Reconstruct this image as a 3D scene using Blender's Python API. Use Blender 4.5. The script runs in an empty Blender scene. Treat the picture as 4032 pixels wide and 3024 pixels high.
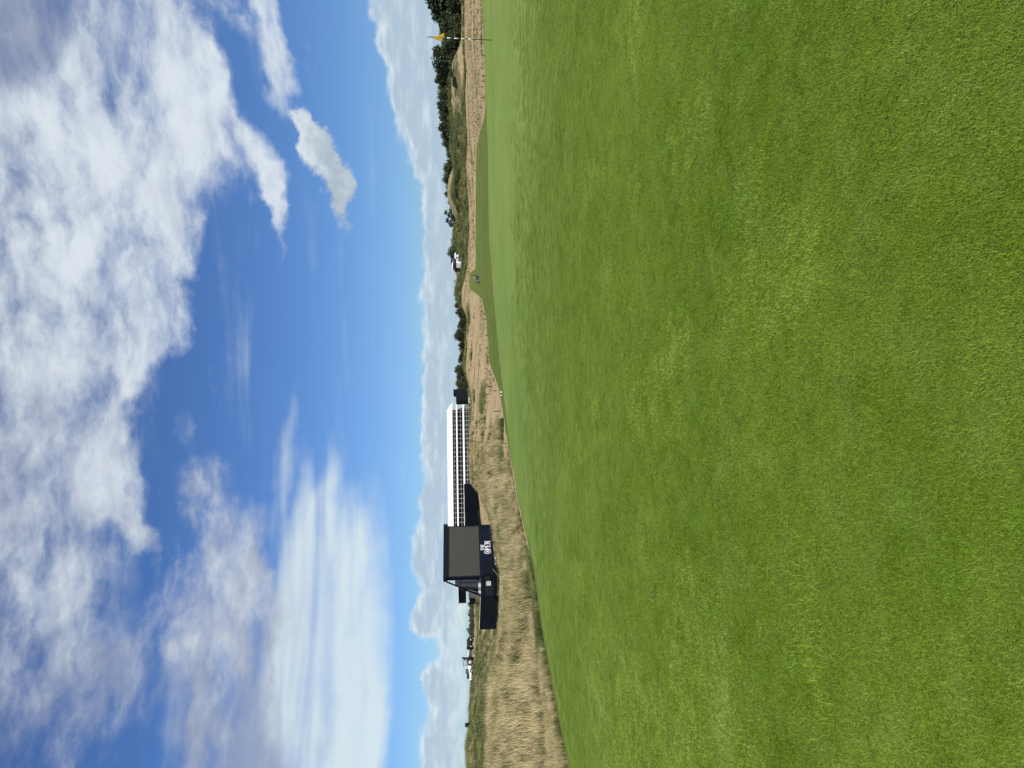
import bpy, math, random
import numpy as np
from mathutils import Vector, Matrix, Euler

R = math.radians
random.seed(7)
rng = np.random.default_rng(7)
scene = bpy.context.scene
col = scene.collection

# ------------------------------------------------------------------ camera
EYE = Vector((0.0, 0.0, 1.55))
FPX = 2912.0                      # focal length in photograph pixels
W_UP, H_UP = 3024.0, 4032.0       # the photograph held upright
PITCH, ROLL = R(3.63), R(1.0)
_f = Vector((0, math.cos(PITCH), -math.sin(PITCH)))
_r0 = Vector((1, 0, 0)); _u0 = _r0.cross(_f)
C_RIGHT = _r0 * math.cos(ROLL) - _u0 * math.sin(ROLL)
C_UP = _u0 * math.cos(ROLL) + _r0 * math.sin(ROLL)
C_FWD = _f
cam_d = bpy.data.cameras.new('camera'); cam = bpy.data.objects.new('camera', cam_d); col.objects.link(cam)
cam_d.sensor_fit = 'HORIZONTAL'; cam_d.sensor_width = 36.0; cam_d.lens = FPX / 4032 * 36
cam_d.clip_start = 0.05; cam_d.clip_end = 20000
# the photograph was taken with the phone upright but is stored lying on its side
mx, my, mz = -C_UP, C_RIGHT, -C_FWD
cam.matrix_world = Matrix(((mx.x, my.x, mz.x, EYE.x), (mx.y, my.y, mz.y, EYE.y), (mx.z, my.z, mz.z, EYE.z), (0, 0, 0, 1)))
scene.camera = cam

def ray(u, v):
    """direction of the sight line through upright photograph pixel (u right, v down)"""
    return (C_FWD * FPX + C_RIGHT * (u - W_UP / 2) - C_UP * (v - H_UP / 2)).normalized()
def pt(u, v, D):
    d = ray(u, v); return EYE + d * (D / d.y)
def azel(u, v):
    d = ray(u, v); return math.degrees(math.atan2(d.x, d.y)), math.degrees(math.asin(d.z))
def vhor(u):
    return 1831.5 - math.tan(ROLL) * (u - 1512)

# ------------------------------------------------------------------ light and exposure
SUN_AZ, SUN_EL = R(150), R(43)      # azimuth clockwise from +Y
sdir = Vector((math.sin(SUN_AZ) * math.cos(SUN_EL), math.cos(SUN_AZ) * math.cos(SUN_EL), math.sin(SUN_EL)))
sd = bpy.data.lights.new('sun', 'SUN'); sun = bpy.data.objects.new('sun', sd); col.objects.link(sun)
sd.energy = 4.6; sd.angle = R(0.6); sd.color = (1.0, 0.95, 0.87)
sun.rotation_euler = (-sdir).to_track_quat('-Z', 'Y').to_euler(); sun.location = (30, -20, 40)
scene.view_settings.view_transform = 'Standard'; scene.view_settings.look = 'None'
scene.view_settings.gamma = 1; scene.view_settings.exposure = 0.2
scene.view_settings.use_curve_mapping = False
try:
    scene.cycles.max_bounces = 6; scene.cycles.diffuse_bounces = 3; scene.cycles.transparent_max_bounces = 6
    scene.cycles.use_denoising = True
except Exception: pass

# ------------------------------------------------------------------ node helpers
class NT:
    def __init__(self, tree): self.t = tree; self.l = tree.links
    def n(self, typ, **kw):
        o = self.t.nodes.new(typ)
        for k, v in kw.items(): setattr(o, k, v)
        return o
    def set(self, sock, val):
        if isinstance(val, bpy.types.NodeSocket): self.l.new(val, sock)
        elif val is not None: sock.default_value = val
    def math(self, op, a, b=None, c=None, clamp=False):
        o = self.n('ShaderNodeMath', operation=op, use_clamp=clamp)
        self.set(o.inputs[0], a); self.set(o.inputs[1], b)
        if c is not None: self.set(o.inputs[2], c)
        return o.outputs[0]
    def vmath(self, op, a, b=None):
        o = self.n('ShaderNodeVectorMath', operation=op); self.set(o.inputs[0], a); self.set(o.inputs[1], b); return o.outputs[0]
    def noise(self, vec, scale, detail=3, rough=0.55, dist=0.0, color=False):
        o = self.n('ShaderNodeTexNoise'); self.set(o.inputs['Vector'], vec)
        o.inputs['Scale'].default_value = scale; o.inputs['Detail'].default_value = detail
        o.inputs['Roughness'].default_value = rough; o.inputs['Distortion'].default_value = dist
        return o.outputs['Color' if color else 'Fac']
    def ramp(self, x, lo, hi, a=0.0, b=1.0, smooth=True):
        o = self.n('ShaderNodeMapRange'); o.interpolation_type = 'SMOOTHSTEP' if smooth else 'LINEAR'
        self.set(o.inputs[0], x)
        for i, q in zip((1, 2, 3, 4), (lo, hi, a, b)): self.set(o.inputs[i], q)
        return o.outputs[0]
    def mix(self, f, a, b, mode='MIX'):
        o = self.n('ShaderNodeMix', data_type='RGBA', blend_type=mode); self.set(o.inputs[0], f)
        self.set(o.inputs[6], a if isinstance(a, bpy.types.NodeSocket) else (*a, 1)); self.set(o.inputs[7], b if isinstance(b, bpy.types.NodeSocket) else (*b, 1))
        return o.outputs[2]
    def mapping(self, vec, loc=(0, 0, 0), rot=(0, 0, 0), sc=(1, 1, 1), typ='POINT'):
        o = self.n('ShaderNodeMapping', vector_type=typ); self.set(o.inputs['Vector'], vec)
        o.inputs['Location'].default_value = loc; o.inputs['Rotation'].default_value = rot; o.inputs['Scale'].default_value = sc
        return o.outputs[0]

# ------------------------------------------------------------------ sky with clouds (directions, not pixels)
world = bpy.data.worlds.new('World'); scene.world = world; world.use_nodes = True
wt = world.node_tree; wt.nodes.clear(); N = NT(wt)
sky = N.n('ShaderNodeTexSky', sky_type='NISHITA'); sky.sun_disc = False
sky.sun_elevation = SUN_EL; sky.sun_rotation = SUN_AZ
sky.altitude = 0; sky.air_density = 1.0; sky.dust_density = 0.1; sky.ozone_density = 3.0
tc = N.n('ShaderNodeTexCoord').outputs['Generated']
sep = N.n('ShaderNodeSeparateXYZ'); N.l.new(tc, sep.inputs[0])
az = N.math('MULTIPLY', N.math('ARCTAN2', sep.outputs[0], sep.outputs[1]), 57.29578)
el = N.math('MULTIPLY', N.math('ARCSINE', sep.outputs[2]), 57.29578)
cmb = N.n('ShaderNodeCombineXYZ'); N.l.new(az, cmb.inputs[0]); N.l.new(el, cmb.inputs[1]); P = cmb.outputs[0]
# ragged warp of the cloud outlines
def warp(vec, scale, amt, detail=4):
    c = N.noise(vec, scale, detail, 0.6, color=True)
    c = N.vmath('SUBTRACT', c, (0.5, 0.5, 0.5)); o = N.n('ShaderNodeVectorMath', operation='SCALE'); N.l.new(c, o.inputs[0]); o.inputs['Scale'].default_value = amt
    return N.vmath('MULTIPLY', N.vmath('ADD', vec, o.outputs[0]), (1, 1, 0))
K = 57.29578 / FPX
def blobs(vec, lst):
    tot = None
    for (u, v, ru, rv, rot, s) in lst:
        a, e = azel(u, v)
        m = N.mapping(vec, (a, e, 0), (0, 0, R(rot)), (ru * K * 1.0, rv * K * 1.0, 1), 'TEXTURE')
        g = N.n('ShaderNodeTexGradient', gradient_type='SPHERICAL'); N.l.new(m, g.inputs[0])
        x = N.math('MULTIPLY', g.outputs['Fac'], s)
        tot = x if tot is None else N.math('ADD', tot, x)
    return tot
S_BLOBS = [  # broad soft cloud overhead
 (2900, -150, 1300, 780, 0, 2.2), (2350, 250, 900, 400, 8, 1.3), (1700, 100, 850, 470, 0, 1.4), (900, 30, 1100, 300, -4, 1.2),
 (1000, 330, 620, 210, -6, 1.1), (350, 330, 480, 210, -4, 1.1), (1650, 520, 330, 190, -30, .9), (2100, 540, 480, 170, 12, 1.1),
 (2850, 560, 520, 260, 10, 1.2), (2620, 720, 420, 150, 24, .8), (1250, 470, 300, 130, 10, .6), (100, -60, 500, 140, 0, .5),
 (2900, 1085, 300, 90, 4, 1.9), (2560, 940, 520, 85, 20, 1.35), (2230, 1070, 240, 60, 18, 1.1), (2980, 880, 260, 70, 20, .9), (2050, 1130, 160, 40, 5, .5), (960, 540, 160, 60, 42, .9),
 (250, 850, 760, 300, 0, 1.15), (700, 870, 560, 230, 10, 1.0), (1150, 820, 300, 120, 0, .5), (-100, 900, 500, 330, 0, 1.0), (500, 1050, 700, 160, 0, .8)]
W_BLOBS = [  # combed streaks on the left
 (150, 1130, 1150, 180, -4, 1.35), (350, 1330, 950, 210, -5, 1.45), (800, 1190, 560, 100, -10, .8), (1200, 1120, 380, 50, -5, 1.0),
 (950, 1280, 330, 55, -7, .9), (880, 1400, 300, 55, -3, .95), (100, 1440, 900, 80, -1, .8), (-300, 1200, 700, 300, 0, 1.2)]
D_BLOBS = [  # small single cloud
 (2500, 1225, 130, 75, 26, 2.2), (2385, 1275, 190, 95, 24, 2.5), (2240, 1335, 190, 62, 14, 2.0), (2310, 1385, 90, 40, 4, 1.2), (2560, 1195, 60, 45, 0, 1.5)]
L_BLOBS = [  # cumulus bank low over the horizon
 (3050, 1620, 560, 175, 8, 2.6), (2650, 1660, 480, 150, 10, 2.3), (2250, 1750, 560, 115, 3, 1.9), (1750, 1735, 700, 95, 0, 2.3), (1200, 1735, 600, 100, 0, 2.3),
 (850, 1700, 230, 100, 3, 2.3), (590, 1675, 110, 68, 6, 2.6), (340, 1695, 100, 48, 4, 2.3), (60, 1730, 330, 85, 0, 1.9), (500, 1760, 460, 55, 0, 1.3), (-700, 1730, 560, 90, 0, 1.9), (3600, 1600, 600, 180, 0, 2.3), (1000, 1810, 3000, 36, 0, .9)]
def soft(x, lo, hi): return N.ramp(x, lo, hi)
ps = warp(P, 0.11, 7.0, 4); ps = warp(ps, 0.5, 1.3, 4)
nS = N.noise(N.mapping(P, sc=(0.7, 1.25, 1)), 0.13, 6, 0.6, 0.5)
outside = N.ramp(el, 30, 42, 0, 0.75)
azo = N.ramp(N.math('ABSOLUTE', az), 32, 50, 0, 0.75)
outside = N.math('MAXIMUM', outside, N.math('MULTIPLY', azo, N.ramp(el, 3, 14)))
bS = N.math('MAXIMUM', N.math('MINIMUM', blobs(ps, S_BLOBS), 1.15), outside)
nS3 = N.noise(N.mapping(warp(P, 0.4, 1.5, 3), rot=(0, 0, R(-14)), sc=(0.55, 1.5, 1)), 0.38, 8, 0.62)
xS = N.math('ADD', N.math('ADD', bS, N.math('MULTIPLY', N.math('SUBTRACT', nS, 0.5), 2.3)), N.math('MULTIPLY', N.math('SUBTRACT', nS3, 0.5), 1.7)); dS = soft(xS, 0.2, 1.5)
# streaks
pwv = warp(P, 0.12, 3.0, 3); PW = N.mapping(P, rot=(0, 0, R(5)), sc=(0.10, 1.0, 1))
nW = N.noise(PW, 0.42, 5, 0.5, 0.3); nW2 = N.noise(P, 0.35, 5, 0.6)
bW = N.math('MINIMUM', blobs(pwv, W_BLOBS), 1.35)
xW = N.math('ADD', bW, N.math('MULTIPLY', N.math('SUBTRACT', nW, 0.5), 2.5)); xW = N.math('ADD', xW, N.math('MULTIPLY', N.math('SUBTRACT', nW2, 0.5), 0.6))
dW = soft(xW, 0.05, 1.6)
# crisp cumulus
pd = warp(P, 0.5, 2.9, 8)
nD = N.noise(P, 0.9, 8, 0.62)
xD = N.math('ADD', blobs(pd, D_BLOBS), N.math('MULTIPLY', N.math('SUBTRACT', nD, 0.5), 1.8)); dD = N.math('MULTIPLY', soft(xD, 0.45, 1.75), 0.97)
pl = warp(P, 0.5, 1.9, 8)
nL = N.noise(N.mapping(P, sc=(0.6, 1.5, 1)), 0.8, 8, 0.62)
farL = N.math('MULTIPLY', N.ramp(N.math('ABSOLUTE', az), 38, 50), N.math('MULTIPLY', N.ramp(el, 5.5, 3.5), N.ramp(el, 0.2, 1.5)))
xL = N.math('ADD', N.math('ADD', N.math('MINIMUM', blobs(pl, L_BLOBS), 1.6), farL), N.math('MULTIPLY', N.math('SUBTRACT', nL, 0.5), 1.3)); dL = soft(xL, 0.32, 1.1)
# colours
tS = N.noise(N.mapping(P, loc=(31, 7, 0)), 0.09, 4, 0.5, 0.4)
tS2 = N.noise(N.mapping(P, loc=(3, 17, 0), sc=(.6, 1.3, 1)), 0.45, 5, 0.6)
bright = N.math('ADD', N.ramp(az, -28, 16, -0.12, 0.42), N.math('MULTIPLY', tS, 0.9))
bright = N.math('ADD', bright, N.math('ADD', N.math('MULTIPLY', N.math('SUBTRACT', tS2, 0.5), 0.8), N.math('MULTIPLY', N.math('SUBTRACT', nS3, 0.5), 0.5)))
ga, ge = azel(2990, 60)
mg = N.mapping(warp(P, 0.15, 3.0), (ga, ge, 0), (0, 0, R(-30)), (8.0, 4.6, 1), 'TEXTURE'); gg = N.n('ShaderNodeTexGradient', gradient_type='SPHERICAL'); N.l.new(mg, gg.inputs[0])
bright = N.math('SUBTRACT', bright, N.math('MULTIPLY', N.ramp(gg.outputs['Fac'], 0, .6), 0.55))
cS = N.mix(N.ramp(bright, 0.15, 0.95), (0.31, 0.36, 0.50), (0.78, 0.85, 0.91))
cW = N.mix(N.ramp(N.math('ADD', N.math('MULTIPLY', nW, 1.3), N.ramp(el, 17, 9, -.05, .35)), 0.42, 1.0), (0.42, 0.51, 0.66), (0.76, 0.87, 0.89))
cD = N.mix(N.ramp(N.math('ADD', N.math('MULTIPLY', nD, 1.6), N.ramp(el, 9.2, 12.6, 0, .7)), 0.6, 1.5), (0.44, 0.53, 0.61), (0.74, 0.81, 0.86))
nL2 = N.noise(N.mapping(P, loc=(5, 3, 0), sc=(.4, 1.7, 1)), 0.9, 7, 0.62)
edgeL = N.ramp(xL, 0.5, 1.7, 0.16, -0.08)
cL = N.mix(N.ramp(N.math('ADD', nL2, edgeL), 0.36, 0.86), (0.47, 0.59, 0.71), (0.90, 0.96, 0.98))
SKY_K = 0.083
skyc = N.n('ShaderNodeVectorMath', operation='SCALE'); N.l.new(sky.outputs[0], skyc.inputs[0]); skyc.inputs['Scale'].default_value = SKY_K
c = N.vmath('MULTIPLY', skyc.outputs[0], (0.62, 0.88, 1.30))
c = N.mix(N.math('MULTIPLY', dL, N.ramp(el, 0.0, 3.5, 0.72, 0.92)), c, cL)
c = N.mix(N.math('MULTIPLY', dW, 0.86), c, cW)
c = N.mix(N.math('MULTIPLY', dS, 0.94), c, cS)
c = N.mix(dD, c, cD)
bg = N.n('ShaderNodeBackground'); N.l.new(c, bg.inputs[0]); bg.inputs[1].default_value = 0.84
wo = N.n('ShaderNodeOutputWorld'); N.l.new(bg.outputs[0], wo.inputs[0])
world.cycles.sampling_method = 'MANUAL'; world.cycles.sample_map_resolution = 512

# ------------------------------------------------------------------ object helpers
def tag(o, label=None, cat=None, group=None, kind=None):
    if label: o['label'] = label
    if cat: o['category'] = cat
    if group: o['group'] = group
    if kind: o['kind'] = kind
    return o
def empty(name, loc=(0, 0, 0), rz=0.0):
    o = bpy.data.objects.new(name, None); col.objects.link(o); o.location = loc; o.rotation_euler = (0, 0, rz)
    o.empty_display_size = 0.3; return o
def link_mesh(name, me, mat=None, parent=None):
    if mat and not me.materials: me.materials.append(mat)
    o = bpy.data.objects.new(name, me); col.objects.link(o)
    if parent: o.parent = parent
    return o
class MB:
    def __init__(s): s.v = []; s.f = []
    def add(s, vs, fs):
        b = len(s.v); s.v += [tuple(p) for p in vs]; s.f += [tuple(i + b for i in f) for f in fs]; return s
    def box(s, c, d, rz=0.0, m=None):
        x, y, z = d[0] / 2, d[1] / 2, d[2] / 2
        vs = [Vector(p) for p in ((-x, -y, -z), (x, -y, -z), (x, y, -z), (-x, y, -z), (-x, -y, z), (x, -y, z), (x, y, z), (-x, y, z))]
        M = m if m else Matrix.Rotation(rz, 3, 'Z')
        vs = [M @ p + Vector(c) for p in vs]
        return s.add(vs, [(0, 3, 2, 1), (4, 5, 6, 7), (0, 1, 5, 4), (1, 2, 6, 5), (2, 3, 7, 6), (3, 0, 4, 7)])
    def bar(s, a, b, w, h=None):
        a, b = Vector(a), Vector(b); d = b - a; q = d.to_track_quat('X', 'Z').to_matrix()
        return s.box((a + b) / 2, (d.length, w, h or w), m=q)
    def tube(s, pts, r, n=8, cap=True):
        rr = r if isinstance(r, (list, tuple)) else [r] * len(pts); pts = [Vector(p) for p in pts]; vs = []; fs = []
        for i, p in enumerate(pts):
            d = (pts[min(i + 1, len(pts) - 1)] - pts[max(i - 1, 0)]).normalized(); q = d.to_track_quat('Z', 'Y').to_matrix()
            for k in range(n):
                a = 2 * math.pi * k / n; vs.append(p + q @ Vector((math.cos(a) * rr[i], math.sin(a) * rr[i], 0)))
        for i in range(len(pts) - 1):
            for k in range(n): fs.append((i * n + k, i * n + (k + 1) % n, (i + 1) * n + (k + 1) % n, (i + 1) * n + k))
        if cap: fs.append(tuple(range(n - 1, -1, -1))); fs.append(tuple((len(pts) - 1) * n + k for k in range(n)))
        return s.add(vs, fs)
    def ball(s, c, r, n=10, m=6, sq=(1, 1, 1)):
        vs = []; fs = []
        for i in range(m + 1):
            t = math.pi * i / m
            for k in range(n):
                a = 2 * math.pi * k / n; vs.append((c[0] + r * sq[0] * math.sin(t) * math.cos(a), c[1] + r * sq[1] * math.sin(t) * math.sin(a), c[2] + r * sq[2] * math.cos(t)))
        for i in range(m):
            for k in range(n): fs.append((i * n + k, (i + 1) * n + k, (i + 1) * n + (k + 1) % n, i * n + (k + 1) % n))
        return s.add(vs, fs)
    def prism(s, poly, y0, y1):   # polygon in x,z extruded along y
        n = len(poly); vs = [(x, y0, z) for x, z in poly] + [(x, y1, z) for x, z in poly]
        return s.add(vs, [tuple(range(n)), tuple(range(2 * n - 1, n - 1, -1))] + [(i, i + n, (i + 1) % n + n, (i + 1) % n) for i in range(n)])
    def mesh(s, name, smooth=False):
        me = bpy.data.meshes.new(name); me.from_pydata(s.v, [], s.f); me.update()
        if smooth: me.polygons.foreach_set('use_smooth', [True] * len(me.polygons))
        return me
    def build(s, name, mat, parent=None, smooth=False, bevel=0):
        o = link_mesh(name, s.mesh(name, smooth), mat, parent)
        if bevel: b = o.modifiers.new('bevel', 'BEVEL'); b.width = bevel; b.segments = 2; b.limit_method = 'ANGLE'
        return o

def mat(name, base, rough=0.7, spec=0.3, var=0.12, scale=3.0, metal=0.0, bump=0.0, bscale=20):
    m = bpy.data.materials.new(name); m.use_nodes = True; t = NT(m.node_tree); b = m.node_tree.nodes['Principled BSDF']
    geo = t.n('ShaderNodeNewGeometry').outputs['Position']
    n = t.noise(geo, scale, 4, 0.6); n2 = t.noise(geo, scale * 6, 3, 0.6)
    f = t.math('ADD', t.math('MULTIPLY', n, 0.7), t.math('MULTIPLY', n2, 0.3))
    lo = tuple(x * (1 - var) for x in base); hi = tuple(min(1, x * (1 + var)) for x in base)
    t.l.new(t.mix(t.ramp(f, 0.3, 0.7), lo, hi), b.inputs['Base Color'])
    b.inputs['Roughness'].default_value = rough; b.inputs['Metallic'].default_value = metal; b.inputs['Specular IOR Level'].default_value = spec
    if bump:
        bp = t.n('ShaderNodeBump'); bp.inputs['Strength'].default_value = bump; t.l.new(t.noise(geo, bscale, 3), bp.inputs['Height']); t.l.new(bp.outputs[0], b.inputs['Normal'])
    return m

# ------------------------------------------------------------------ terrain
# profile columns: sight column u -> [(distance, v)] for green edge, dip, slope, near crest, hollow, far foot, far crest
COLS = {
 -900: [(10.5, 2330), (12, 2270), (19, 2060), (26, 1970), (40, 1965), (70, 1905), (95, 1850)],
 0:    [(11.6, 2246), (13, 2215), (20, 2060), (27, 1958), (40, 1965), (70, 1890), (95, 1846)],
 90:   [(12.0, 2228), (13.6, 2198), (21, 2055), (29, 1957), (42, 1965), (72, 1890), (96, 1843)],
 185:  [(12.4, 2208), (14.2, 2178), (22, 2048), (31, 1958), (45, 1965), (76, 1892), (102, 1861)],
 300:  [(13, 2185), (15, 2155), (24, 2040), (34, 1960), (48, 1965), (80, 1895), (110, 1861)],
 545:  [(15, 2140), (17, 2118), (30, 2045), (58, 1984), (80, 1978), (100, 1960), (150, 1885)],
 765:  [(16.5, 2110), (20, 2095), (40, 2015), (65, 1988), (85, 1980), (100, 1966), (160, 1875)],
 960:  [(19, 2063), (24, 2045), (45, 1978), (78, 1964), (92, 1952), (107, 1910), (140, 1888)],
 1085: [(21.2, 2036), (26, 2025), (48, 1955), (78, 1915), (95, 1895), (107, 1889), (132, 1890)],
 1128: [(21.6, 2030), (27, 2018), (50, 1948), (80, 1905), (95, 1882), (106, 1853), (125, 1858)],
 1228: [(23, 2012), (29, 2005), (55, 1930), (80, 1893), (95, 1870), (110, 1850), (130, 1857)],
 1437: [(25, 1987), (31, 1990), (60, 1944), (85, 1900), (100, 1879), (118, 1862), (140, 1864)],
 1600: [(26.8, 1968), (33, 1974), (75, 1927), (105, 1880), (125, 1855), (145, 1838), (170, 1831)],
 1760: [(28, 1952), (36, 1958), (85, 1912), (115, 1882), (135, 1862), (155, 1846), (178, 1838)],
 1880: [(29, 1941), (38, 1948), (90, 1905), (130, 1878), (150, 1852), (168, 1836), (185, 1798)],
 1990: [(30, 1934), (39, 1941), (95, 1898), (135, 1872), (152, 1850), (172, 1842), (185, 1827)],
 2090: [(31, 1926), (40, 1934), (100, 1893), (138, 1872), (155, 1856), (172, 1846), (186, 1791)],
 2190: [(31, 1924), (40, 1931), (100, 1891), (138, 1871), (155, 1862), (168, 1846), (180, 1809)],
 2260: [(31, 1923), (40, 1930), (100, 1890), (136, 1871), (153, 1862), (165, 1838), (180, 1778)],
 2350: [(31, 1922), (40, 1930), (98, 1890), (134, 1872), (150, 1860), (162, 1838), (180, 1792)],
 2450: [(31, 1920), (40, 1928), (92, 1892), (126, 1870), (145, 1855), (160, 1838), (178, 1778)],
 2524: [(31, 1917), (40, 1924), (85, 1896), (118, 1868), (140, 1852), (158, 1838), (176, 1787)],
 2600: [(31.5, 1915), (41, 1921), (78, 1895), (112, 1866), (138, 1848), (157, 1836), (175, 1780)],
 2724: [(32, 1911), (42, 1916), (72, 1891), (105, 1863), (132, 1843), (152, 1831), (172, 1775)],
 2800: [(32, 1909), (42, 1914), (70, 1889), (102, 1861), (130, 1842), (152, 1830), (170, 1792)],
 2866: [(32.5, 1907), (42, 1912), (70, 1887), (100, 1860), (130, 1841), (152, 1828), (170, 1816)],
 3024: [(33, 1902), (43, 1907), (70, 1884), (100, 1859), (130, 1838), (150, 1826), (172, 1818)],
 3900: [(35, 1890), (45, 1895), (72, 1868), (100, 1845), (130, 1826), (150, 1816), (172, 1808)],
}
def pchip(x, y, xi):
    x = np.asarray(x, float); y = np.asarray(y, float); h = np.diff(x); d = np.diff(y) / h; m = np.zeros(len(x))
    for i in range(1, len(x) - 1):
        if d[i - 1] * d[i] > 0:
            w1 = 2 * h[i] + h[i - 1]; w2 = h[i] + 2 * h[i - 1]; m[i] = (w1 + w2) / (w1 / d[i - 1] + w2 / d[i])
    m[0] = d[0]; m[-1] = d[-1]
    k = np.clip(np.searchsorted(x, xi) - 1, 0, len(x) - 2); t = (xi - x[k]) / h[k]
    return ((2 * t**3 - 3 * t**2 + 1) * y[k] + (t**3 - 2 * t**2 + t) * h[k] * m[k] + (-2 * t**3 + 3 * t**2) * y[k + 1] + (t**3 - t**2) * h[k] * m[k + 1])
# knots along a column: 0 start, 1, 2, 3 (before the edge), 4 edge, 5 dip, 6 slope, 7 near crest, 8 hollow, 9 foot, 10 far crest, 11.. beyond
SEG = [6, 26, 24, 24, 8, 22, 36, 18, 16, 22, 10, 8, 8]
svals = np.concatenate([[0.0]] + [k + np.linspace(0, 1, n + 1)[1:] for k, n in enumerate(SEG)])
def column(u, pts):
    a = math.atan2(ray(u, vhor(u)).x, ray(u, vhor(u)).y)
    Rk, Zk = [], []
    for D, v in pts:
        p = pt(u, v, D); Rk.append(math.hypot(p.x, p.y)); Zk.append(p.z)
    RG, ZG = Rk[0], Zk[0]
    R0 = [0.15, 1.6, RG * 0.38, RG * 0.70]; Z0 = [0, 0, ZG * 0.25, ZG * 0.85]
    Rf = [max(Rk[-1] * 1.12, Rk[-1] + 15), 300, 3500]; Zf = [Zk[-1] - 1.6 if u > 1700 else Zk[-1] - 0.8, -0.4, -0.4]
    return a, R0 + Rk + Rf, Z0 + Zk + Zf
acol = []
for u, pts in sorted(COLS.items()): acol.append(column(u, pts))
gen = ([0.15, 1.6, 6, 12, 18, 22, 30, 45, 60, 90, 120, 150, 300, 3500], [0, 0, 0, .05, .1, .05, .3, .6, .4, .8, 1.2, .4, -.4, -.4])
acol = [(R(-180), *gen), (R(-75), *gen)] + acol + [(R(75), *gen), (R(180), *gen)]
A = np.array([c[0] for c in acol]); RK = np.array([c[1] for c in acol]); ZK = np.array([c[2] for c in acol])
az_in = np.arange(R(-42), R(42), R(0.16)); az_all = np.concatenate([np.arange(R(-180), R(-42), R(3)), az_in, np.arange(R(42), R(180.1), R(3))]); az_all[-1] = R(180)
NA, NS = len(az_all), len(svals)
RC = np.stack([pchip(A, RK[:, k], az_all) for k in range(14)], 1); ZC = np.stack([pchip(A, ZK[:, k], az_all) for k in range(14)], 1)
GR = np.zeros((NA, NS)); GZ = np.zeros((NA, NS))
for i in range(NA):
    GR[i] = pchip(np.arange(14), RC[i], svals)
    GZ[i] = pchip(RC[i], ZC[i], GR[i])
GX = GR * np.sin(az_all)[:, None]; GY = GR * np.cos(az_all)[:, None]
def vnoise(x, y, sc, seed):
    x = x * sc + seed * 17.3; y = y * sc + seed * 31.7; xi = np.floor(x).astype(int); yi = np.floor(y).astype(int); fx = x - xi; fy = y - yi
    fx = fx * fx * (3 - 2 * fx); fy = fy * fy * (3 - 2 * fy)
    def h(a, b):
        n = (a * 374761393 + b * 668265263 + seed * 1442695) & 0x7fffffff; n = ((n ^ (n >> 13)) * 1274126177) & 0x7fffffff; return ((n ^ (n >> 16)) & 0xffff) / 65535.0
    return (h(xi, yi) * (1 - fx) + h(xi + 1, yi) * fx) * (1 - fy) + (h(xi, yi + 1) * (1 - fx) + h(xi + 1, yi + 1) * fx) * fy - 0.5
def _h1(a, b, seed):
    n = (a * 374761393 + b * 668265263 + seed * 1442695) & 0x7fffffff; n = ((n ^ (n >> 13)) * 1274126177) & 0x7fffffff; return ((n ^ (n >> 16)) & 0xffff) / 65535.0
def vn(x, y, sc, seed):
    x = x * sc + seed * 17.3; y = y * sc + seed * 31.7; xi = math.floor(x); yi = math.floor(y); fx = x - xi; fy = y - yi; fx = fx * fx * (3 - 2 * fx); fy = fy * fy * (3 - 2 * fy)
    return (_h1(xi, yi, seed) * (1 - fx) + _h1(xi + 1, yi, seed) * fx) * (1 - fy) + (_h1(xi, yi + 1, seed) * (1 - fx) + _h1(xi + 1, yi + 1, seed) * fx) * fy - 0.5
S2 = np.broadcast_to(svals[None, :], GR.shape)
GZ += np.clip(4 - S2, 0, 1) * np.clip((GR - 4) / 4, 0, 1) * (vnoise(GX, GY, 0.17, 41) * 0.16 + vnoise(GX, GY, 0.42, 42) * 0.03)
GZ += np.clip((S2 - 4.7) / 0.8, 0, 1) * np.clip((9 - S2), 0, 1) * vnoise(GX, GY, 0.33, 6) * 0.35 * (GR < 60)
rough_amt = np.clip((S2 - 5.3) / 1.0, 0, 1) * np.clip((60 + GR) / 200, 0.3, 1)
GZ += rough_amt * (vnoise(GX, GY, 0.12, 1) * 0.9 + vnoise(GX, GY, 0.35, 2) * 0.35) * np.clip((12.3 - S2) / 1.0, 0, 1) * 0.7
# dry straw-coloured ground: beyond this line
UT = [-1500, 0, 250, 340, 545, 765, 1000, 1300, 1437, 1500, 1560, 1600, 1700, 1760, 1850, 1885, 1950, 1965, 2080, 2350, 2440, 2500, 2560, 2620, 3024, 4500]
VT = [2260, 2150, 2120, 2140, 2118, 2100, 2058, 1995, 1975, 1962, 1940, 1926, 1920, 1915, 1898, 1850, 1849, 1872, 1872, 1874, 1876, 1888, 1908, 1912, 1903, 1880]
def to_uv(p):
    d = Vector(p) - EYE; w = d.dot(C_FWD); return W_UP / 2 + FPX * d.dot(C_RIGHT) / w, H_UP / 2 - FPX * d.dot(C_UP) / w
e = np.array(EYE)
dx, dy, dz = GX - e[0], GY - e[1], GZ - e[2]
Wd = dx * C_FWD.x + dy * C_FWD.y + dz * C_FWD.z; ok = Wd > 0.3; Wd = np.where(ok, Wd, 1)
UU = W_UP / 2 + FPX * (dx * C_RIGHT.x + dy * C_RIGHT.y + dz * C_RIGHT.z) / Wd; VV = H_UP / 2 - FPX * (dx * C_UP.x + dy * C_UP.y + dz * C_UP.z) / Wd
dist_line = (np.interp(UU, UT, VT) - VV)
dry = np.where(ok, np.clip(dist_line / 8 + 0.5, 0, 1), (GR > 24) * 1.0) * (S2 > 4.0)
dry = np.where((S2 <= 4.0), 0, dry)
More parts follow.
